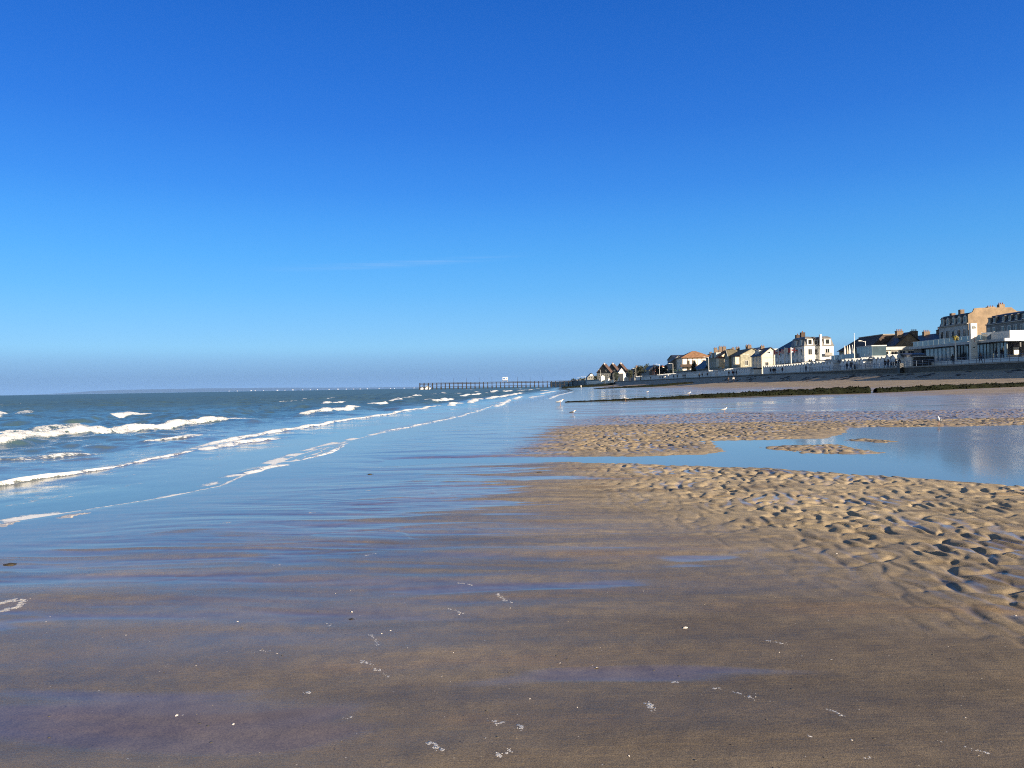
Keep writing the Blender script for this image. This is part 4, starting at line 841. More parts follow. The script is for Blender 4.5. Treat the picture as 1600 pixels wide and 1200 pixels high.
# ------------------------------------------------------------------ lamps, mast, flags
def lamp(px, ptop, label, X=74.9, arm=-1, zb=PZ, al=1.6):
    y = Yx(px, X, 575); zt = Zy(px, ptop, y); t = thing('street_lamp', label, 'street lamp', (X, y, zb), 'white promenade lamps')
    MB().path([(X, y, zb), (X, y, zb + 1), (X, y, zt)], [.13, .10, .07]).build('pole', 'pole_white', t)
    MB().path([(X, y, zt - .25), (X + arm * al * .5, y, zt + .02), (X + arm * al, y, zt + .05)], [.06, .05, .05]).build('arm', 'pole_white', t)
    MB().box(X + arm * al - .4, X + arm * al + .3, y - .16, y + .16, zt, zt + .16).build('lamp_head', 'pole_white', t)
for px, pt, lb in ((1170.5, 553.5, 'tall white lamp post beside the small ticket kiosk'), (1107.5, 558, 'white lamp post in front of the black roofed villa'), (1051.5, 568, 'white lamp post in front of the dark gabled house'), (1030.5, 569, 'white lamp post at the left edge of the pinkish roof'),
                   (993.5, 576, 'white lamp post right of the brown roofed house'), (938.5, 578, 'thin white lamp post at the leftmost black gable'), (914.5, 588, 'thin far lamp post right of the far dark house'), (910.5, 588.5, 'thin far lamp post left of another one near the far grey house'), (905, 590, 'thin far lamp post above the dark far house'), (1353, 533, None)):
    if lb: lamp(px, pt, lb)
    else: lamp(px, pt, 'white lamp post rising over the raised glass room', 84, -1, 9.4 if False else PZ, 1.3)
y = Yx(1335.5, 74.7, 575)
t = thing('flag_mast', 'tall bare white flag mast in front of the dark roofed villa', 'mast', (74.7, y, PZ)); zt = Zy(1335.5, 521.5, y)
MB().path([(74.7, y, PZ), (74.7, y, zt)], [.13, .05]).build('pole', 'pole_white', t); MB().dome((74.7, y, zt), .09, .09, .1, bottom=True).build('finial', 'pole_white', t); MB().tube((74.7, y, PZ), (74.7, y, PZ + 1.2), .2, .18).build('sleeve', 'dark_metal', t)
def flag(px, ptop, pbot, X, lb, paint):
    y = Yx(px, X, 560); zt = Zy(px, ptop, y); t = thing('flagpole', lb, 'flag', (X, y, PZ), 'flagpoles before the white hotel')
    MB().path([(X, y, PZ), (X, y, zt)], [.15, .13]).build('pole', 'pole_white', t)
    nx, nz = 12, 8; L, Hh = 1.9, 1.35; mb = MB(); vs = []
    for j in range(nz + 1):
        for i in range(nx + 1):
            a = i / nx; w = .16 * a ** .5 * math.sin(a * 7 + j * .25 + px)
            for s in (0, 1): vs.append((X + .08 + a * L, y + w + s * .02, zt - .1 - Hh + Hh * j / nz - .25 * a * a))
    f = []; m = []
    for j in range(nz):
        for i in range(nx):
            k = (j * (nx + 1) + i) * 2
            c = paint(i / nx + .5 / nx, j / nz + .5 / nz)
            f.append((k, k + 2, k + 2 * (nx + 1) + 2, k + 2 * (nx + 1))); m.append(c)
            f.append((k + 1, k + 2 * (nx + 1) + 1, k + 2 * (nx + 1) + 3, k + 3)); m.append(c)
    mb.v = vs; mb.f = f; mb.m = m; mb.build('flag', ['red_fabric', 'white_fabric', 'navy_fabric'], t)
def leaf(u, v): return 0 if u < .25 or u > .75 or (abs(u - .5) + abs(v - .5) * .8 < .2) else 1
def stripes(u, v): return 2 if u < .42 and v > .45 else (0 if int(v * 8) % 2 else 1)
def halves(u, v): return 1 if u < .5 else 0
def crosses(u, v): return 0 if abs(u - .5) < .07 or abs(v - .5) < .1 else 1 if abs(u - .5) < .13 or abs(v - .5) < .18 or abs(abs(u - .5) - abs(v - .5)) < .1 else 2
flag(1209, 547, 570, 82, 'flagpole with a red and white flag against the cream gable wall', leaf)
flag(1216.5, 545, 569, 82, 'flagpole with a striped pinkish flag, second from the cream gable', stripes)
flag(1226, 543, 567, 82, 'flagpole with a flag white at the pole and red at the tip', halves)
flag(1236, 543, 567, 82, 'flagpole nearest the hotel corner with a red, white and blue flag', crosses)
# ------------------------------------------------------------------ people
def skin_mesh(name, joints, edges, mat, sub=1):
    """one continuous skinned surface over a skeleton: joints = [(x, y, z, rx, ry)], edges = pairs"""
    me = bpy.data.meshes.new(name); me.from_pydata([j[:3] for j in joints], edges, []); o = bpy.data.objects.new(name, me); COL.objects.link(o)
    md = o.modifiers.new('s', 'SKIN'); md.use_smooth_shade = True
    if not me.skin_vertices: 
        bpy.context.view_layer.objects.active = o
    for i, j in enumerate(joints): me.skin_vertices[0].data[i].radius = (j[3], j[4]); me.skin_vertices[0].data[i].use_root = i == 0
    if sub: sb = o.modifiers.new('b', 'SUBSURF'); sb.levels = sub; sb.render_levels = sub
    dg = bpy.context.evaluated_depsgraph_get(); dg.update(); r = bpy.data.meshes.new_from_object(o.evaluated_get(dg)); r.name = name
    bpy.data.objects.remove(o); r.materials.clear(); r.materials.append(MATS[mat]); r.polygons.foreach_set('use_smooth', [True] * len(r.polygons)); return r
def pose(stride, arms, lean=0.):
    """joints of a 1.72 m figure facing +x"""
    s = stride
    J = dict(pel=(0, 0, .95), waist=(lean * .2, 0, 1.10), chest=(lean * .5, 0, 1.32), neck=(lean * .8, 0, 1.47), head=(lean + .02, 0, 1.60), top=(lean + .01, 0, 1.70))
    for k, sg in (('l', 1), ('r', -1)):
        f = s * sg
        J['hip' + k] = (0, sg * .09, .90); J['kn' + k] = (f * .5 + .03, sg * .10, .50 + abs(f) * .02); J['an' + k] = (f * .95 - .06 * (f < 0), sg * .10, .09 + .08 * (f < 0) * abs(s) * 2); J['to' + k] = (f * .95 + .15, sg * .11, .04)
        J['sh' + k] = (lean * .6, sg * .19, 1.40)
        if arms == 'down': J['el' + k] = (lean * .6 - f * .3 - .02, sg * .25, 1.12); J['wr' + k] = (lean * .6 - f * .55 + .06, sg * .25, .88); J['ha' + k] = (lean * .6 - f * .6 + .09, sg * .25, .78)
        else: J['el' + k] = (lean * .6 + .02, sg * .26, 1.14); J['wr' + k] = (lean * .6 + .22, sg * .12, 1.12); J['ha' + k] = (lean * .6 + .29, sg * .06, 1.14)
    return J
RAD = dict(pel=(.13, .16), waist=(.11, .15), chest=(.12, .17), neck=(.055, .055), head=(.085, .07), top=(.055, .045))
for k in 'lr': RAD.update({'hip' + k: (.09, .085), 'kn' + k: (.058, .058), 'an' + k: (.042, .04), 'to' + k: (.035, .045), 'sh' + k: (.06, .06), 'el' + k: (.042, .042), 'wr' + k: (.03, .03), 'ha' + k: (.035, .022)})
EDG = [('pel', 'waist'), ('waist', 'chest'), ('chest', 'neck'), ('neck', 'head'), ('head', 'top')] + sum([[('pel', 'hip' + k), ('hip' + k, 'kn' + k), ('kn' + k, 'an' + k), ('an' + k, 'to' + k), ('chest', 'sh' + k), ('sh' + k, 'el' + k), ('el' + k, 'wr' + k), ('wr' + k, 'ha' + k)] for k in 'lr'], [])
def sub_mesh(name, J, keep, grow, mat):
    ks = [k for k in J if k in keep]; js = [J[k] + (RAD[k][0] * grow, RAD[k][1] * grow) for k in ks]
    return skin_mesh(name, js, [(ks.index(a), ks.index(b)) for a, b in EDG if a in ks and b in ks], mat)
POSES = []
for st, ar, ln in ((.30, 'down', .04), (.03, 'down', .0), (.0, 'front', .03), (.42, 'down', .07)):
    J = pose(st, ar, ln)
    body = sub_mesh('body', J, set(J), 1., 'skin')
    coat = sub_mesh('jacket', J, {'pel', 'waist', 'chest', 'neck', 'shl', 'shr', 'ell', 'elr', 'wrl', 'wrr'}, 1.22, 'cloth_black')
    trou = sub_mesh('trousers', J, {'pel', 'hipl', 'hipr', 'knl', 'knr', 'anl', 'anr'}, 1.18, 'cloth_navy')
    hd = J['head']; hm = MB().dome((hd[0] - .035, 0, hd[2] + .01), .118, .104, .145, 12, 4, bottom=True).mesh('hair', ['hair'], smooth=True)
    shoes = MB()
    for k in 'lr': a = J['an' + k]; shoes.dome((a[0] + .06, a[1], max(a[2] - .08, .0)), .145, .058, .10, 10, 3)
    shoes = shoes.mesh('shoes', ['cloth_black'], smooth=True)
    POSES.append((body, coat, trou, hm, shoes))
def person(px, X, label, p=0, rz=0., top='cloth_black', legs='cloth_navy', hair='hair', z=PZ, s=1., group=None, y=None):
    y = Yx(px, X, 575) if y is None else y
    t = thing('person', label, 'person', (X, y, z), group); t.rotation_euler = (0, 0, rz); t.scale = (s, s, s)
    b, c, l, h, sh = POSES[p]
    link('body', b, t); link('jacket', c, t, mats=[top]); link('trousers', l, t, mats=[legs]); link('hair', h, t, mats=[hair]); link('shoes', sh, t)
    return t
P2 = math.pi / 2
t = person(1489, 74.0, 'person in a dark coat with a pale bag at the railing left of the pylon', 1, P2, z=PZ, s=1.02)
b = MB().box(-.10, .12, -.36, -.26, .62, .95, 0); o = b.mesh('bag', ['beige_fabric']); bb = link('shoulder_bag', o, t)
person(1532.5, 75.5, 'person in black bending over the railing right of the pylon', 3, P2 * .9)
person(1557, 82.6, 'dark dressed person on the terrace, left one of two by the window panels', 2, P2 * 2, z=5.0); person(1566.5, 82.8, 'dark dressed person on the terrace beside the dark porch', 1, P2, z=5.0)
for px, X, p, rz, tp, lg, lb in ((1383, 74.3, 0, P2, 'cloth_black', 'cloth_black', 'leftmost person of the dark group before the barrel roofed kiosk'), (1387.5, 74.6, 1, -P2, 'cloth_navy', 'denim', 'tall person in navy in the group before the pair of pointed huts'), (1389, 74.9, 2, P2 * 2, 'cloth_black', 'cloth_navy', 'person half hidden behind the tall one in navy'), (1392.8, 74.2, 0, -P2, 'cloth_grey', 'cloth_black', 'small child sized person in grey amid the group by the huts'),
        (1397, 74.4, 1, P2, 'cloth_black', 'denim', 'person in black standing right of the child'), (1400, 74.6, 0, P2 * 2, 'cloth_brown', 'cloth_black', 'person in a brown coat near the pair of pointed huts'), (1405.5, 74.8, 1, P2, 'cloth_black', 'cloth_black', 'lone person in black before the barrel roofed kiosk'),
        (1323.5, 74.4, 1, P2, 'cloth_navy', 'cloth_black', 'person in navy left of the tall flag mast'), (1329.5, 74.3, 0, -P2, 'cloth_black', 'denim', 'person in black walking just left of the tall flag mast'), (1331.5, 74.6, 2, P2, 'cloth_grey', 'cloth_black', 'person in grey right beside the tall flag mast'),
        (1259.5, 74.3, 0, P2, 'cloth_black', 'cloth_black', 'lone person in black below the corner of the white hotel'), (1222.5, 74.3, 1, P2, 'cloth_navy', 'denim', 'lone person in navy before the huts under the flagpoles'), (1204, 74.3, 0, -P2, 'cloth_navy', 'cloth_navy', 'person in navy at the left end of the long hut row'), (1208, 74.2, 1, P2, 'cloth_black', 'cloth_black', 'left person of a dark couple below the first flagpole'), (1210.8, 74.4, 1, P2, 'cloth_black', 'denim', 'right person of a dark couple below the first flagpole'),
        (1139, 74.3, 0, P2, 'cloth_black', 'cloth_black', 'dark person on the promenade above the beach walkers, leftmost'), (1144.5, 74.3, 3, -P2, 'cloth_red', 'cloth_black', 'person in red on the promenade above the beach walkers'), (1146.5, 74.5, 1, P2, 'cloth_black', 'denim', 'dark person beside the one in red'), (1150.5, 74.4, 1, P2, 'cloth_navy', 'cloth_navy', 'dark person on the promenade above the walker in white'),
        (1105, 74.3, 0, P2, 'cloth_black', 'cloth_navy', 'dark person near the far lamp post before the black roofed villa'), (1097, 74.3, 1, -P2, 'cloth_navy', 'cloth_black', 'dark person before the orange tiled roofs'), (1070, 74.3, 0, P2, 'cloth_black', 'cloth_black', 'right one of two far walkers below the half timbered villa'), (1067, 74.4, 0, P2, 'cloth_navy', 'cloth_black', 'left one of two far walkers below the half timbered villa'),
        (1058, 74.3, 1, P2, 'cloth_black', 'cloth_black', 'broad dark figure below the dark gabled house'), (1052, 74.3, 1, P2, 'cloth_black', 'denim', 'far dark figure beside the lamp post of the gabled house'), (1038.5, 74.3, 0, P2, 'cloth_black', 'cloth_black', 'right one of three far walkers below the pinkish roof'), (1035, 74.3, 0, -P2, 'cloth_navy', 'cloth_black', 'middle one of three far walkers below the pinkish roof'), (1031, 74.5, 1, P2, 'cloth_black', 'cloth_navy', 'left one of three far walkers at the lamp post'), (1016.5, 74.3, 1, P2, 'cloth_black', 'cloth_black', 'tiny far figure below the red brick house')):
    person(px, X, lb, p, rz, tp, lg, group='people on the promenade', s=.72 if 'child' in lb else 1.)
def on_sand(px, py):
    a, b = ray(px, py); lo, hi = 1., 900.
    f = lambda Y: (H + b * Y) - zs(a * Y, Y)
    Y = lo
    while Y < hi and f(Y) > 0: Y *= 1.01
    lo = Y / 1.01; hi = Y
    for _ in range(18):
        m = (lo + hi) / 2
        if f(m) > 0: lo = m
        else: hi = m
    return a * lo, lo, zs(a * lo, lo)
for px, p, tp, lg, lb, hr in ((1138, 0, 'cloth_black', 'cloth_black', 'person in black walking on the sand below the far huts', 'hair'), (1146.3, 3, 'cloth_white', 'cloth_navy', 'person in a white coat walking on the sand below the far huts', 'hair')):
    Y = 227.; X = ray(px, 597)[0] * Y; person(px, X, lb, p, P2 * .8, tp, lg, hr, z=zs(X, Y), y=Y, s=1.04, group='walkers on the sand')
Y = 420.; X = ray(1092.5, 590)[0] * Y
person(1092.5, 72.3, 'dark figure standing against the sea wall below the orange roofs', 1, P2, z=zs(72.3, Yx(1092.5, 72.3, 590)), s=1.25)
x_, y_, z_ = on_sand(908, 607); person(908, x_, 'tiny far figure in white on the sand near the dark wall', 0, P2, 'cloth_white', 'cloth_white', z=z_, y=y_, group='walkers on the sand')
# ------------------------------------------------------------------ gulls
GB = [(-.24, 0, .20, .012, .03), (-.15, 0, .225, .04, .05), (-.03, 0, .25, .075, .075), (.07, 0, .265, .08, .08), (.13, 0, .305, .05, .05), (.16, 0, .355, .042, .04), (.195, 0, .375, .040, .036), (.225, 0, .372, .018, .018)]
gull_body = skin_mesh('body', GB, [(i, i + 1) for i in range(len(GB) - 1)], 'gull_white', 2)
def gwing(sg):
    mb = MB(); pr = [(.08, .04, .03), (.0, .065, .05), (-.12, .06, .04), (-.24, .035, .022), (-.33, .012, .008)]
    for (x, yo, h) in pr: 
        zc = .265 + (x - .08) * .12
        for q in range(8): a = 2 * math.pi * q / 8; mb.v.append((x, sg * (yo + .014 * math.cos(a) + .012), zc + h * math.sin(a) * 1.3))
    for i in range(4):
        for q in range(8): mb.f.append((i * 8 + q, i * 8 + (q + 1) % 8, i * 8 + 8 + (q + 1) % 8, i * 8 + 8 + q)); mb.m.append(0)
    mb.f += [tuple(range(8)), tuple(range(32, 40))]; mb.m += [0, 0]
    return mb.mesh('wing', ['gull_grey'], smooth=True)
gull_w = [gwing(1), gwing(-1)]
gull_beak = MB().tube((.225, 0, .372), (.285, 0, .360), .014, .003, 6).mesh('beak', ['gull_beak'])
gull_leg = [MB().tube((.02, s * .03, .19), (.015, s * .03, .015), .007, .006, 6).prism([(-.01, s * .03 - .005), (.05, s * .03 - .025), (.055, s * .03 + .025), (-.01, s * .03 + .005)], 'z', .002, .012).mesh('leg', ['gull_leg']) for s in (1, -1)]
for px, py, rz, wm, lb, s in ((895, 648.5, .15, 'gull_dark', 'black backed gull facing right on the wet sand by the sea', .64), (1132, 644.5, .3, 'gull_grey', 'pale gull standing on the flat sand above the far ripples', .66), (1467, 664.5, 1.2, 'gull_grey', 'white gull at the far edge of the tidal pool on the right', .75),
        (978, 626, 2.8, 'gull_grey', 'white gull standing on the far sand beside the thin end of the weedy groyne', .85), (1011.5, 614.5, .2, 'gull_grey', 'far white gull beyond the weedy groyne, left of another', .9), (1077, 617.5, .5, 'gull_grey', 'far white gull just above the groyne below the hut row', 1.), (875, 633, .1, 'gull_grey', 'white gull at the foam by the seaward end of the weedy groyne', 1.2)):
    x, y, z = on_sand(px, py)
    t = thing('gull', lb, 'gull', (x, y, max(z, .0) - .002), 'gulls on the beach'); t.rotation_euler = (0, 0, rz); t.scale = (s, s, s)
    link('body', gull_body, t); [link('wing', w, t, mats=[wm]) for w in gull_w]; link('beak', gull_beak, t); [link('leg', l, t) for l in gull_leg]
# ------------------------------------------------------------------ groynes
def groyne(name, pts, hts, wid, label, seed, step=.30):
    P = np.array(pts, float); seg = np.hypot(*np.diff(P, axis=0).T); L = np.concatenate([[0], np.cumsum(seg)]); n = int(L[-1] / step) + 2
    s = np.linspace(0, L[-1], n); cx, cy = np.interp(s, L, P[:, 0]), np.interp(s, L, P[:, 1]); hh = np.interp(s, L, hts)
    k = 17; q = np.linspace(-1, 1, k); S, Q_ = np.meshgrid(s, q, indexing='ij'); prof = np.clip(1 - np.abs(Q_) ** 2.6, 0, 1)
    Xg = cx[:, None] + .12 * noise(S / .8, Q_ * 2, seed); Yg = cy[:, None] + Q_ * wid * (1 + .25 * noise(S / 2.5, Q_ * 0 + .5, seed + 1))
    g = sand(Xg.ravel(), Yg.ravel(), False).reshape(Xg.shape)
    Zg = g - .10 + (hh[:, None] + .1) * prof * (1 + .30 * fbm(S / .9, Q_ * 1.8, 3, seed + 2)) + .10 * prof * noise(S / .28, Q_ * 4, seed + 3)
    idx = np.arange(n * k).reshape(n, k); Qd = np.stack([idx[:-1, :-1], idx[1:, :-1], idx[1:, 1:], idx[:-1, 1:]], -1).reshape(-1, 4)
    t = thing(name, label, 'groyne', (cx.mean(), cy.mean(), float(g.mean())))
    V = np.stack([Xg.ravel(), Yg.ravel(), Zg.ravel()], 1) - np.array(t.location)
    o = np_mesh('ridge', V, Qd, MATS['weed'], {}); o.parent = t; BASE[o.name] = BASE[t.name]
    rr = random.Random(seed); mb = MB()      # hanging bladder weed
    for i in range(int(n * 9)):
        a = rr.randrange(n); b = rr.uniform(-.95, .1); j = int((b + 1) / 2 * (k - 1)); p = Vector((Xg[a, j], Yg[a, j], Zg[a, j])); l = rr.uniform(.06, .22) * min(1, hh[a] * 2.5)
        d = Vector((rr.uniform(-.5, .5), -.6 - rr.random() * .4, rr.uniform(-.5, .7))).normalized() * l; w = Vector((d.y, -d.x, rr.uniform(-.2, .2))).normalized() * l * .3
        mb.add([p - w, p + w, p + d + w * .5 + Vector((0, 0, .03)), p + d - w * .5], [(0, 1, 2, 3)], rr.randrange(2))
    mb.build('seaweed', ['weed', 'weed_green'], t)
groyne('weedy_groyne', [(5, 72.5), (12, 72.2), (22, 72), (28, 72), (33.2, 71.7)], [.05, .16, .40, .52, .60], .75, 'long dark groyne covered in green seaweed, left of the notch', 5)
groyne('weedy_groyne', [(34.0, 71.9), (40, 72), (48, 72.3), (58, 72.6), (66, 73)], [.38, .42, .34, .40, .46], .65, 'right hand part of the weedy groyne, right of the notch', 9)
groyne('far_groyne', [(30, 282), (45, 281), (60, 280), (66, 280)], [.25, .7, .8, .5], 1.3, 'dark far groyne across the sand below the hut row', 13, .8)
groyne('farthest_groyne', [(34, 520), (50, 520), (70, 521)], [.9, 1.5, 1.2], 2.2, 'farthest dark groyne near the foot of the pier', 17, 1.2)
y = 270; x = ray(958, 604)[0] * y; z = zs(x, y)
t = thing('groyne_marker', 'dark marker post standing on the far sand left of the hut row', 'post', (x, y, z)); MB().tube((x, y, z - .3), (x, y, z + 1.25), .16, .12).build('pole', 'pier_timber', t); MB().prism([(x - .25, z + 1.0), (x + .25, z + 1.0), (x, z + 1.5)], 'y', y - .06, y + .06).build('topmark', 'pier_timber', t)
y = Yx(1039.5, 72.2, 592); t = thing('beach_sign', 'thin white sign post at the foot of the far sea wall', 'sign', (72.2, y, 3)); MB().tube((72.2, y, 2.8), (72.2, y, 5), .07).build('pole', 'pole_white', t); MB().box(71.9, 72.5, y - .12, y - .06, 4.5, 5.2).build('board', 'white_paint', t)
# ------------------------------------------------------------------ the pier
PY = 780.; X0, X1 = ray(655.5, 600)[0] * PY, ray(901, 600)[0] * PY
t = thing('fishing_pier', 'long dark wooden fishing pier on piles reaching into the sea', 'pier', ((X0 + X1) / 2, PY, 0))
MB().box(X0, X1 + 4, PY - 1.6, PY + 1.6, 5.2, 5.85).build('deck', 'pier_timber', t)
for yy in (PY - 1.6, PY + 1.55): MB().box(X0, X1 + 4, yy - .09, yy + .09, 6.4, 6.75).build('rail', 'pier_timber', t)
MB().box(X0, X1, PY - 1.5, PY - 1.2, 2.35, 2.75).build('brace', 'pier_timber', t); MB().box(X0, X1, PY + 1.2, PY + 1.5, 2.35, 2.75).build('brace', 'pier_timber', t)
n = 37; tall = {5, 8, 11, 14, 17, 23, 26, 29}
for i in range(n):
    x = X0 + .3 + (X1 - X0) * i / n
    for yy in (PY - 1.35, PY + 1.35):
        m = MB().box(x - .34, x + .34, yy - .3, yy + .3, -2.2, 6.6); 
        if yy < PY or i % 2: m.box(x - .55, x + .55, yy - .5, yy + .5, -2.2, 2.3)
        m.build('pile', 'pier_timber', t)
    if i in tall: MB().tube((x, PY, 5.8), (x, PY, 11.4), .12, .09).build('lamp_pole', 'pier_timber', t)
    if i < 3: MB().tube((x, PY - 1.4, .3), (x + (X1 - X0) / n, PY - 1.4, 5.2), .16).build('diagonal', 'pier_timber', t)
xa, xb = ray(785.5, 595)[0] * PY, ray(793.5, 595)[0] * PY
c = thing('pier_cabin', 'small white fishing cabin on stilts standing above the pier', 'cabin', ((xa + xb) / 2, PY, 5.6))
MB().box((xa + xb) / 2, xb, PY - 1.6, PY + 1.6, 8.2, 11.2).build('cabin', 'white_paint', c)
m = MB().box(xa, (xa + xb) / 2, PY - 1.6, PY - 1.4, 8.2, 8.8).box(xa, xa + .35, PY - 1.6, PY - 1.4, 8.8, 10.7).box(xa, (xa + xb) / 2, PY - 1.6, PY - 1.4, 10.7, 11.2).box(xa, (xa + xb) / 2, PY + 1.4, PY + 1.6, 8.2, 8.8); m.build('net_frame', 'white_paint', c)
MB().box(xa - .3, xb + .3, PY - 1.8, PY + 1.8, 11.2, 11.45).build('roof', 'pale_grey', c); MB().box(xa - .2, xb + .2, PY - 1.8, PY + 1.8, 7.95, 8.2).build('floor', 'pier_timber', c)
for q in (xa + .2, xb - .4): MB().box(q - .2, q + .2, PY - .3, PY + .3, 5.65, 7.95).build('leg', 'pale_grey', c)
MB().box(xb - 1.4, xb - .5, PY - 1.64, PY - 1.6, 9.3, 10.4).build('window', 'pane', c)
for px0, px1, lb, hgt in ((656.5, 662.5, 'low white boat seen through the seaward end of the pier', 2.6), (664, 673, 'white boat with a raised cabin seen through the pier piles', 4.0)):
    Yb = 900; a, b = ray(px0, 605)[0] * Yb, ray(px1, 605)[0] * Yb; t = thing('motor_boat', lb, 'boat', ((a + b) / 2, Yb, 0))
    mb = MB(); mb.prism([(a + .6, -.3), (b - .8, -.3), (b, 1.9), (a, 1.6)], 'y', Yb - 1.1, Yb + 1.1); mb.build('hull', 'white_paint', t)
    MB().prism([(a + 1, 1.65), (b - 1.6, 1.75), (b - 2.2, hgt), (a + 1.4, hgt)], 'y', Yb - .8, Yb + .8).build('cabin', 'white_paint', t); MB().box(a + 1.7, b - 2.4, Yb - .86, Yb - .81, hgt * .72, hgt * .86).build('window', 'pane', t)
# pale houses on the far coast
rr = random.Random(4)
for i in range(22):
    Yh = 38000; px = 360 + i * 13.6 + rr.uniform(-5, 5); x = ray(px, 609)[0] * Yh; w = rr.uniform(30, 80); h = rr.uniform(18, 40)
    o = MB().box(x, x + w, Yh, Yh + 12, -1, h).prism([(x - 1, h), (x + w + 1, h), (x + w / 2, h + 5)], 'y', Yh, Yh + 12, 1).build('distant_building', ['white_paint', 'grey_slate'])
    tag(o, 'tiny white building on the shore of the far headland', 'building', 'white specks of houses on the far headland')
# ------------------------------------------------------------------ small things on the sand
def put(mb, name, mats, label, cat, group=None, smooth=True): return tag(mb.build(name, mats, None, smooth), label, cat, group)
def foam_patch(pts, w, label, seed, group='foam flecks left on the wet sand'):
    random.seed(seed); P = [gnd(a, b, .035) for a, b in pts]; mb = MB()
    L = sum(math.dist(a, b) for a, b in zip(P[:-1], P[1:])) or .03
    n = max(12, int(L / (w * .10))) if len(P) > 1 else 14
    for i in range(n):
        if len(P) > 1:
            q = random.random() * (len(P) - 1); j = int(q); f = q - j; x = P[j][0] + (P[j + 1][0] - P[j][0]) * f; y = P[j][1] + (P[j + 1][1] - P[j][1]) * f
            if noise(q * 3.1, seed * 1.7, 3) < -.3: continue
        else: x, y = P[0]
        x += random.gauss(0, w * .38); y += random.gauss(0, w * .5); r = w * (random.uniform(.30, .6) if i % 3 else random.uniform(.1, .22))
        mb.dome((x, y, zs(x, y) - .001), r, r * random.uniform(.8, 1.5), r * (random.uniform(.07, .16) if i % 3 else random.uniform(.3, .55)), 8, 2, 0, .25)
    if not mb.f: x, y = P[0]; mb.dome((x, y, zs(x, y)), w * .4, w * .4, w * .15, 8, 2)
    put(mb, 'foam_patch', 'foam', label, 'foam', group)
for k, (pts, w, lb) in enumerate((
    ([(0, 944), (22, 938), (38, 939), (30, 948), (5, 954)], .035, 'hook shaped foam streak at the left edge of the sand'), ([(388, 1022), (402, 1019), (424, 1019)], .016, 'thin curved foam streak left of centre in the foreground'),
    ([(563, 1036), (575, 1038), (586, 1043), (592, 1048)], .022, 'beaded foam streak ending in a curl left of centre'), ([(598, 1050), (603, 1055), (607, 1059)], .016, 'short foam curl just right of the beaded streak'), ([(575, 992), (583, 996), (588, 1004), (591, 1011)], .018, 'dotted foam trail bending down left of centre'), ([(511, 974), (515, 978), (513, 981)], .018, 'small curled foam mark above the dotted trail'),
    ([(683, 951), (689, 951)], .018, 'short pale foam dash near the middle of the sand'), ([(699, 951), (712, 954), (723, 959)], .018, 'slanting foam dash right of the short one in mid sand'), ([(775, 928), (786, 935), (797, 941)], .022, 'foam trail ending in a bright tip right of mid sand'), ([(715, 911), (738, 914)], .018, 'faint foam line above the foam trail in mid sand'),
    ([(760, 1124), (772, 1128), (780, 1131), (788, 1131)], .020, 'chunky foam streak in the lower middle foreground'), ([(810, 1133), (815, 1138), (817, 1143)], .024, 'round headed foam blob in the lower middle foreground'), ([(670, 1162), (680, 1167), (688, 1173)], .026, 'brightest lumpy foam streak at the bottom of the photo'), ([(775, 1181), (782, 1181)], .024, 'foam fleck near the bottom, left one of a pair'), ([(795, 1175)], .02, 'foam fleck near the bottom, right one of a pair'),
    ([(1010, 1101), (1018, 1106), (1022, 1110)], .026, 'elongated foam fleck right of the middle foreground'), ([(1019, 1114)], .02, 'small foam fleck right below the elongated one'), ([(1116, 1075), (1127, 1079)], .022, 'foam dash beginning the slanting line right of the middle'), ([(1140, 1083), (1158, 1087), (1172, 1093), (1180, 1098)], .018, 'long slanting dotted foam line right of the middle'), ([(1050, 1065), (1058, 1067)], .02, 'foam fleck left of the long slanting dotted line'),
    ([(1293, 1113), (1306, 1117), (1318, 1122)], .018, 'dotted foam line in the lower right foreground'), ([(1197, 1001), (1215, 1005), (1237, 1011)], .018, 'speckled foam line on the brown sand at right'), ([(1258, 1152), (1268, 1155)], .018, 'foam curl in the lower right foreground'), ([(1463, 1161), (1477, 1164)], .018, 'short foam dash in the lower right corner area'), ([(1510, 1172), (1525, 1176), (1540, 1179)], .018, 'longer foam dash nearest the lower right corner'), ([(1352, 1187), (1368, 1190)], .018, 'foam dash at the bottom edge, right of centre'),
    ([(533, 1121), (550, 1123)], .016, 'wavy foam mark in the lower left middle'), ([(480, 1083)], .022, 'rounded foam fleck in the left foreground'), ([(427, 883), (441, 882)], .02, 'foam mark on the blue wet sand left of centre'), ([(570, 868), (585, 866)], .022, 'foam streak on the blue wet sand in the middle'), ([(345, 818), (362, 816)], .028, 'foam scrap on the mirror wet sand near the shallow edge'), ([(483, 801), (492, 800)], .028, 'foam scrap on the mirror wet sand further right'), ([(565, 767), (578, 766)], .028, 'foam scrap beside the dark seaweed clump'))):
    foam_patch(pts, w, lb, 100 + k)
foam_patch([(100, 806), (112, 801), (128, 799), (140, 797)], .10, 'large bubbly foam clump at the water edge on the left', 301); foam_patch([(2, 818), (12, 814), (24, 810)], .10, 'bubbly foam clump at the left border of the photo', 302)
rr = random.Random(12)
for k in range(46):
    px, py = rr.uniform(120, 1000), rr.uniform(900, 1190); foam_patch([(px, py)], rr.uniform(.007, .014), 'tiny fleck of drying foam on the wet brown sand', 400 + k, 'tiny foam flecks scattered on the sand')
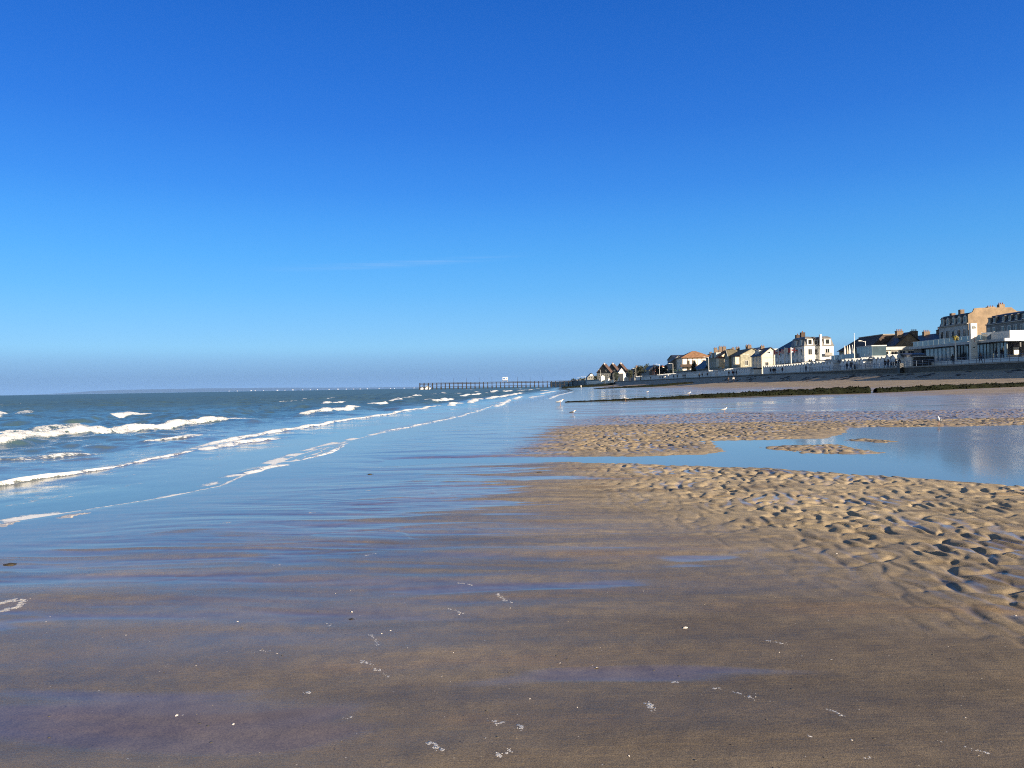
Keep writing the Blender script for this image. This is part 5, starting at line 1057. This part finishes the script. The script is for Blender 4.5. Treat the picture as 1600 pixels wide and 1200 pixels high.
def shell(px, py, s, label, group=None):
    x, y = gnd(px, py, .035); z = zs(x, y); mb = MB(); n = 15; a0 = rr.uniform(0, 6.28); tilt = rr.uniform(.1, .4)
    rows = 5; vs = []
    for j in range(rows + 1):
        r = j / rows
        for i in range(n):
            t = -1.15 + 2.3 * i / (n - 1); rad = s * r * (1 + .05 * math.cos(i * math.pi)); lx, ly = rad * math.sin(t), rad * math.cos(t) - s * .5
            zz = s * (.42 * (1 - r * r * .85) * (1 - .25 * (t / 1.15) ** 2) + .02 * math.cos(i * math.pi)) if r > 0 else s * .22
            vs.append((x + lx * math.cos(a0) - ly * math.sin(a0), y + lx * math.sin(a0) + ly * math.cos(a0), z + zz * (1 - tilt * .2) - s * .03))
    f = [(j * n + i, j * n + i + 1, (j + 1) * n + i + 1, (j + 1) * n + i) for j in range(rows) for i in range(n - 1)]
    mb.add(vs, f); put(mb, 'seashell', 'shell', label, 'shell', group)
for px, py, s, lb in ((1071, 981, .022, 'brightest cream shell on the brown sand right of the middle'), (550, 957, .016, 'white shell on the purple wet sand left of the middle'), (365, 1131, .014, 'white shell low in the left foreground'), (277, 1118, .013, 'small white shell in the left foreground'), (932, 1043, .015, 'pale shell at the end of the thin drainage line'), (1298, 1031, .011, 'small white shell on the sand at far right of the foreground'), (1100, 945, .010, 'small pale shell near the orange sand patch'), (1307, 866, .013, 'white shell among the shallow ripples on the right'), (1586, 961, .012, 'white shell beside the dents at the right edge')):
    shell(px, py, s, lb)
for k in range(44):
    shell(rr.uniform(60, 1580), 860 + 335 * rr.random() ** .8, rr.uniform(.004, .008), 'tiny pale shell fragment on the brown foreground sand', 'tiny shell fragments on the foreground sand')
def pebble(px, py, s, lb, group):
    x, y = gnd(px, py, .035); z = zs(x, y); put(MB().dome((x, y, z - s * .1), s * rr.uniform(.9, 1.7), s, s * rr.uniform(.4, .7), 8, 3, 0, .2), 'pebble', 'pebble', lb, 'pebble', group)
for k in range(40): pebble(rr.uniform(40, 1580), 840 + 350 * rr.random(), rr.uniform(.003, .007), 'tiny dark pebble on the foreground sand', 'tiny dark pebbles on the foreground sand')
def weed_clump(px, py, s, lb, group=None):
    x, y = gnd(px, py, .02); z = zs(x, y); mb = MB().dome((x, y, z - .004), s, s * .7, s * .35, 9, 3, 0, .3)
    for i in range(16):
        a = rr.uniform(0, 6.28); l = s * rr.uniform(.6, 1.7); d = Vector((math.cos(a), math.sin(a) * .7, 0)); w = Vector((-d.y, d.x, 0)) * s * .16; p = Vector((x, y, z + s * .2)); e = p + d * l - Vector((0, 0, s * .18))
        mb.add([p - w, p + w, e + w * .4, e - w * .4], [(0, 1, 2, 3)])
    put(mb, 'seaweed_clump', 'weed_dry', lb, 'seaweed', group)
weed_clump(17, 882, .055, 'dark seaweed scrap on the wet sand at the left border'); weed_clump(578, 742, .05, 'dark green seaweed clump on the mirror wet sand'); weed_clump(843, 740, .05, 'small dark seaweed scrap on the sand bar'); weed_clump(549, 971, .02, 'tiny dark seaweed scrap near the white shell'); weed_clump(968, 758, .03, 'small dark seaweed scrap on the ochre sand')
rr = random.Random(33); mb = MB()
for i in range(900):          # drift line of weed under the sea wall
    y = rr.uniform(95, 260); x = 72.2 - abs(rr.gauss(0, 3.2)) - 2.2 * (fbm(np.array([y / 9.]), np.array([0.]), 2, 7)[0] + .3); s = rr.uniform(.12, .6)
    if fbm(np.array([x / 3.]), np.array([y / 9.]), 2, 8)[0] < .02: continue
    mb.dome((x, y, zs(x, y) - .03), s * .6, s * rr.uniform(1, 2.6), s * .25, 6, 2, 0, .3)
tag(mb.build('drift_weed', 'weed_dry'), 'dark drifts of dead seaweed on the sand under the sea wall', 'seaweed', kind='stuff')
# ------------------------------------------------------------------ far coast, air, sky, sun, camera
mb = MB(); n = 90; xs = np.linspace(-9600, -1700, n); KX = 2.6
hz = 192 * sst(-9600, -8200, xs) * (1 - .62 * sst(-6800, -1900, xs)) * (1 + .16 * fbm(xs / 900, xs * 0, 4, 101))
for j, (yy, k) in enumerate(((14800, 0), (15000, .35), (15500, .8), (16400, 1.), (18000, .6))):
    for i in range(n): mb.v.append((float(xs[i]) * KX, yy * KX, float(hz[i] * k) - (2. if k == 0 else 0)))
for j in range(4):
    for i in range(n - 1): a = j * n + i; mb.f.append((a, a + 1, a + n + 1, a + n)); mb.m.append(0)
tag(mb.build('far_coast_hills', 'hill', smooth=True), 'low blue headland on the horizon beyond the sea', 'hills', kind='structure')
b = MB().box(-40000, 30000, -300, 48000, -6, 230)
m = bpy.data.materials.new('air'); m.use_nodes = True; nt = m.node_tree; nt.nodes.clear()
out = nt.nodes.new('ShaderNodeOutputMaterial'); pv = nt.nodes.new('ShaderNodeVolumePrincipled')
pv.inputs['Color'].default_value = (.28, .53, 1, 1); pv.inputs['Density'].default_value = HAZE
nt.links.new(pv.outputs[0], out.inputs['Volume'])
if HAZE > 0: tag(b.build('haze', [m]), 'thin blue sea haze over the bay', 'haze', kind='stuff')

SUN_EL, SUN_AZ = R(16.8), R(41.)       # the sun stands behind the camera, to the right
sd = Vector((math.sin(SUN_AZ) * math.cos(SUN_EL), -math.cos(SUN_AZ) * math.cos(SUN_EL), math.sin(SUN_EL)))
sl = bpy.data.lights.new('sun', 'SUN'); sl.energy = 4.8; sl.angle = R(.55); sl.color = (1., .83, .62)
so = bpy.data.objects.new('sun', sl); COL.objects.link(so); so.rotation_euler = sd.to_track_quat('Z', 'Y').to_euler(); so.location = (0, 0, 60)

w = bpy.data.worlds.new('World'); scene.world = w; w.use_nodes = True; nt = w.node_tree
bg = nt.nodes['Background']; bg.inputs['Strength'].default_value = .1
sky = nt.nodes.new('ShaderNodeTexSky'); sky.sky_type = 'NISHITA'; sky.sun_disc = False
sky.sun_elevation = SUN_EL; sky.sun_rotation = math.atan2(sd.x, sd.y); sky.air_density = 1.; sky.dust_density = .6; sky.ozone_density = 1.6
tc = nt.nodes.new('ShaderNodeTexCoord'); sx = nt.nodes.new('ShaderNodeSeparateXYZ'); nt.links.new(tc.outputs['Generated'], sx.inputs[0])
el = mathn(nt, 'MULTIPLY', mathn(nt, 'ARCSINE', sx.outputs[2]), 180 / math.pi / 90.)      # 0 at the horizon, 1 overhead
def lin(c): return [((x / 255 + .055) / 1.055) ** 2.4 if x > 10 else x / 255 / 12.92 for x in c]
def ramp(cols):
    cr = nt.nodes.new('ShaderNodeValToRGB'); nt.links.new(el, cr.inputs[0])
    while len(cr.color_ramp.elements) > 1: cr.color_ramp.elements.remove(cr.color_ramp.elements[-1])
    for i, (deg, c) in enumerate(cols):
        e = cr.color_ramp.elements[0] if i == 0 else cr.color_ramp.elements.new(deg / 90.)
        e.position = deg / 90.; e.color = (*c, 1)
    return cr.outputs[0]
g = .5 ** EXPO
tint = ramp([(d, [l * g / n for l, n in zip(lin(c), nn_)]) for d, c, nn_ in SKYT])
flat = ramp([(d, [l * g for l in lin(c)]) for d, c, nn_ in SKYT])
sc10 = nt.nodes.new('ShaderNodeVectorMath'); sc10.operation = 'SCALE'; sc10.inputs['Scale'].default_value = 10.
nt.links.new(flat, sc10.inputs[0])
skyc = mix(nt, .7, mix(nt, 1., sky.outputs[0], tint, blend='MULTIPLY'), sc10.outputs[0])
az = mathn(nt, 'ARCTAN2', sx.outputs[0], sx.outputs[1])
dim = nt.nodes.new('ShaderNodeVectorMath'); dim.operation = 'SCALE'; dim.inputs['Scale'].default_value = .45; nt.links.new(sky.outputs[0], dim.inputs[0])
skyc = mix(nt, mrange(nt, mathn(nt, 'ABSOLUTE', az), R(44), R(85)), skyc, dim.outputs[0])      # out of view: plain sky texture, paler, put in to whiten the fill light
# one faint feather of cirrus
cb = nt.nodes.new('ShaderNodeCombineXYZ'); nt.links.new(mathn(nt, 'MULTIPLY', az, 7.), cb.inputs[0]); nt.links.new(mathn(nt, 'MULTIPLY', el, 495.), cb.inputs[1])
nn = nt.nodes.new('ShaderNodeTexNoise'); nn.inputs['Scale'].default_value = 1.2; nn.inputs['Detail'].default_value = 6; nt.links.new(cb.outputs[0], nn.inputs['Vector'])
axis = mathn(nt, 'ADD', mathn(nt, 'MULTIPLY', mathn(nt, 'ADD', az, .145), .037), .1013)
band = mathn(nt, 'MULTIPLY', mrange(nt, mathn(nt, 'ABSOLUTE', mathn(nt, 'SUBTRACT', el, axis)), .0, .0042, 1, 0), mrange(nt, mathn(nt, 'ABSOLUTE', mathn(nt, 'ADD', az, .145)), .015, .20, 1, 0))
cf = mathn(nt, 'MULTIPLY', mathn(nt, 'MULTIPLY', band, mrange(nt, nn.outputs[0], .3, .75)), .36)
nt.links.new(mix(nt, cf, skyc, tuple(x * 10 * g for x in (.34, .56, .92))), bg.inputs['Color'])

cam = bpy.data.cameras.new('camera'); co = bpy.data.objects.new('camera', cam); COL.objects.link(co)
cam.sensor_width = 36; cam.lens = 36 * F / 1600; cam.clip_start = .1; cam.clip_end = 60000
co.matrix_world = Matrix.Translation((0, 0, H)) @ Matrix.Rotation(math.pi / 2 + math.atan(PIT / F), 4, 'X') @ Matrix.Rotation(-TH, 4, 'Z')
scene.camera = co
scene.view_settings.view_transform = 'Standard'; scene.view_settings.look = 'None'; scene.view_settings.gamma = 1; scene.view_settings.exposure = EXPO
cy = scene.cycles; cy.max_bounces = 6; cy.diffuse_bounces = 3; cy.glossy_bounces = 4; cy.transmission_bounces = 4; cy.volume_bounces = 0; cy.use_denoising = False; cy.pixel_filter_type = 'BLACKMAN_HARRIS'; cy.filter_width = 1.05
cy.sample_clamp_indirect = 1.5; cy.blur_glossy = 1.; cy.caustics_reflective = False; cy.caustics_refractive = False
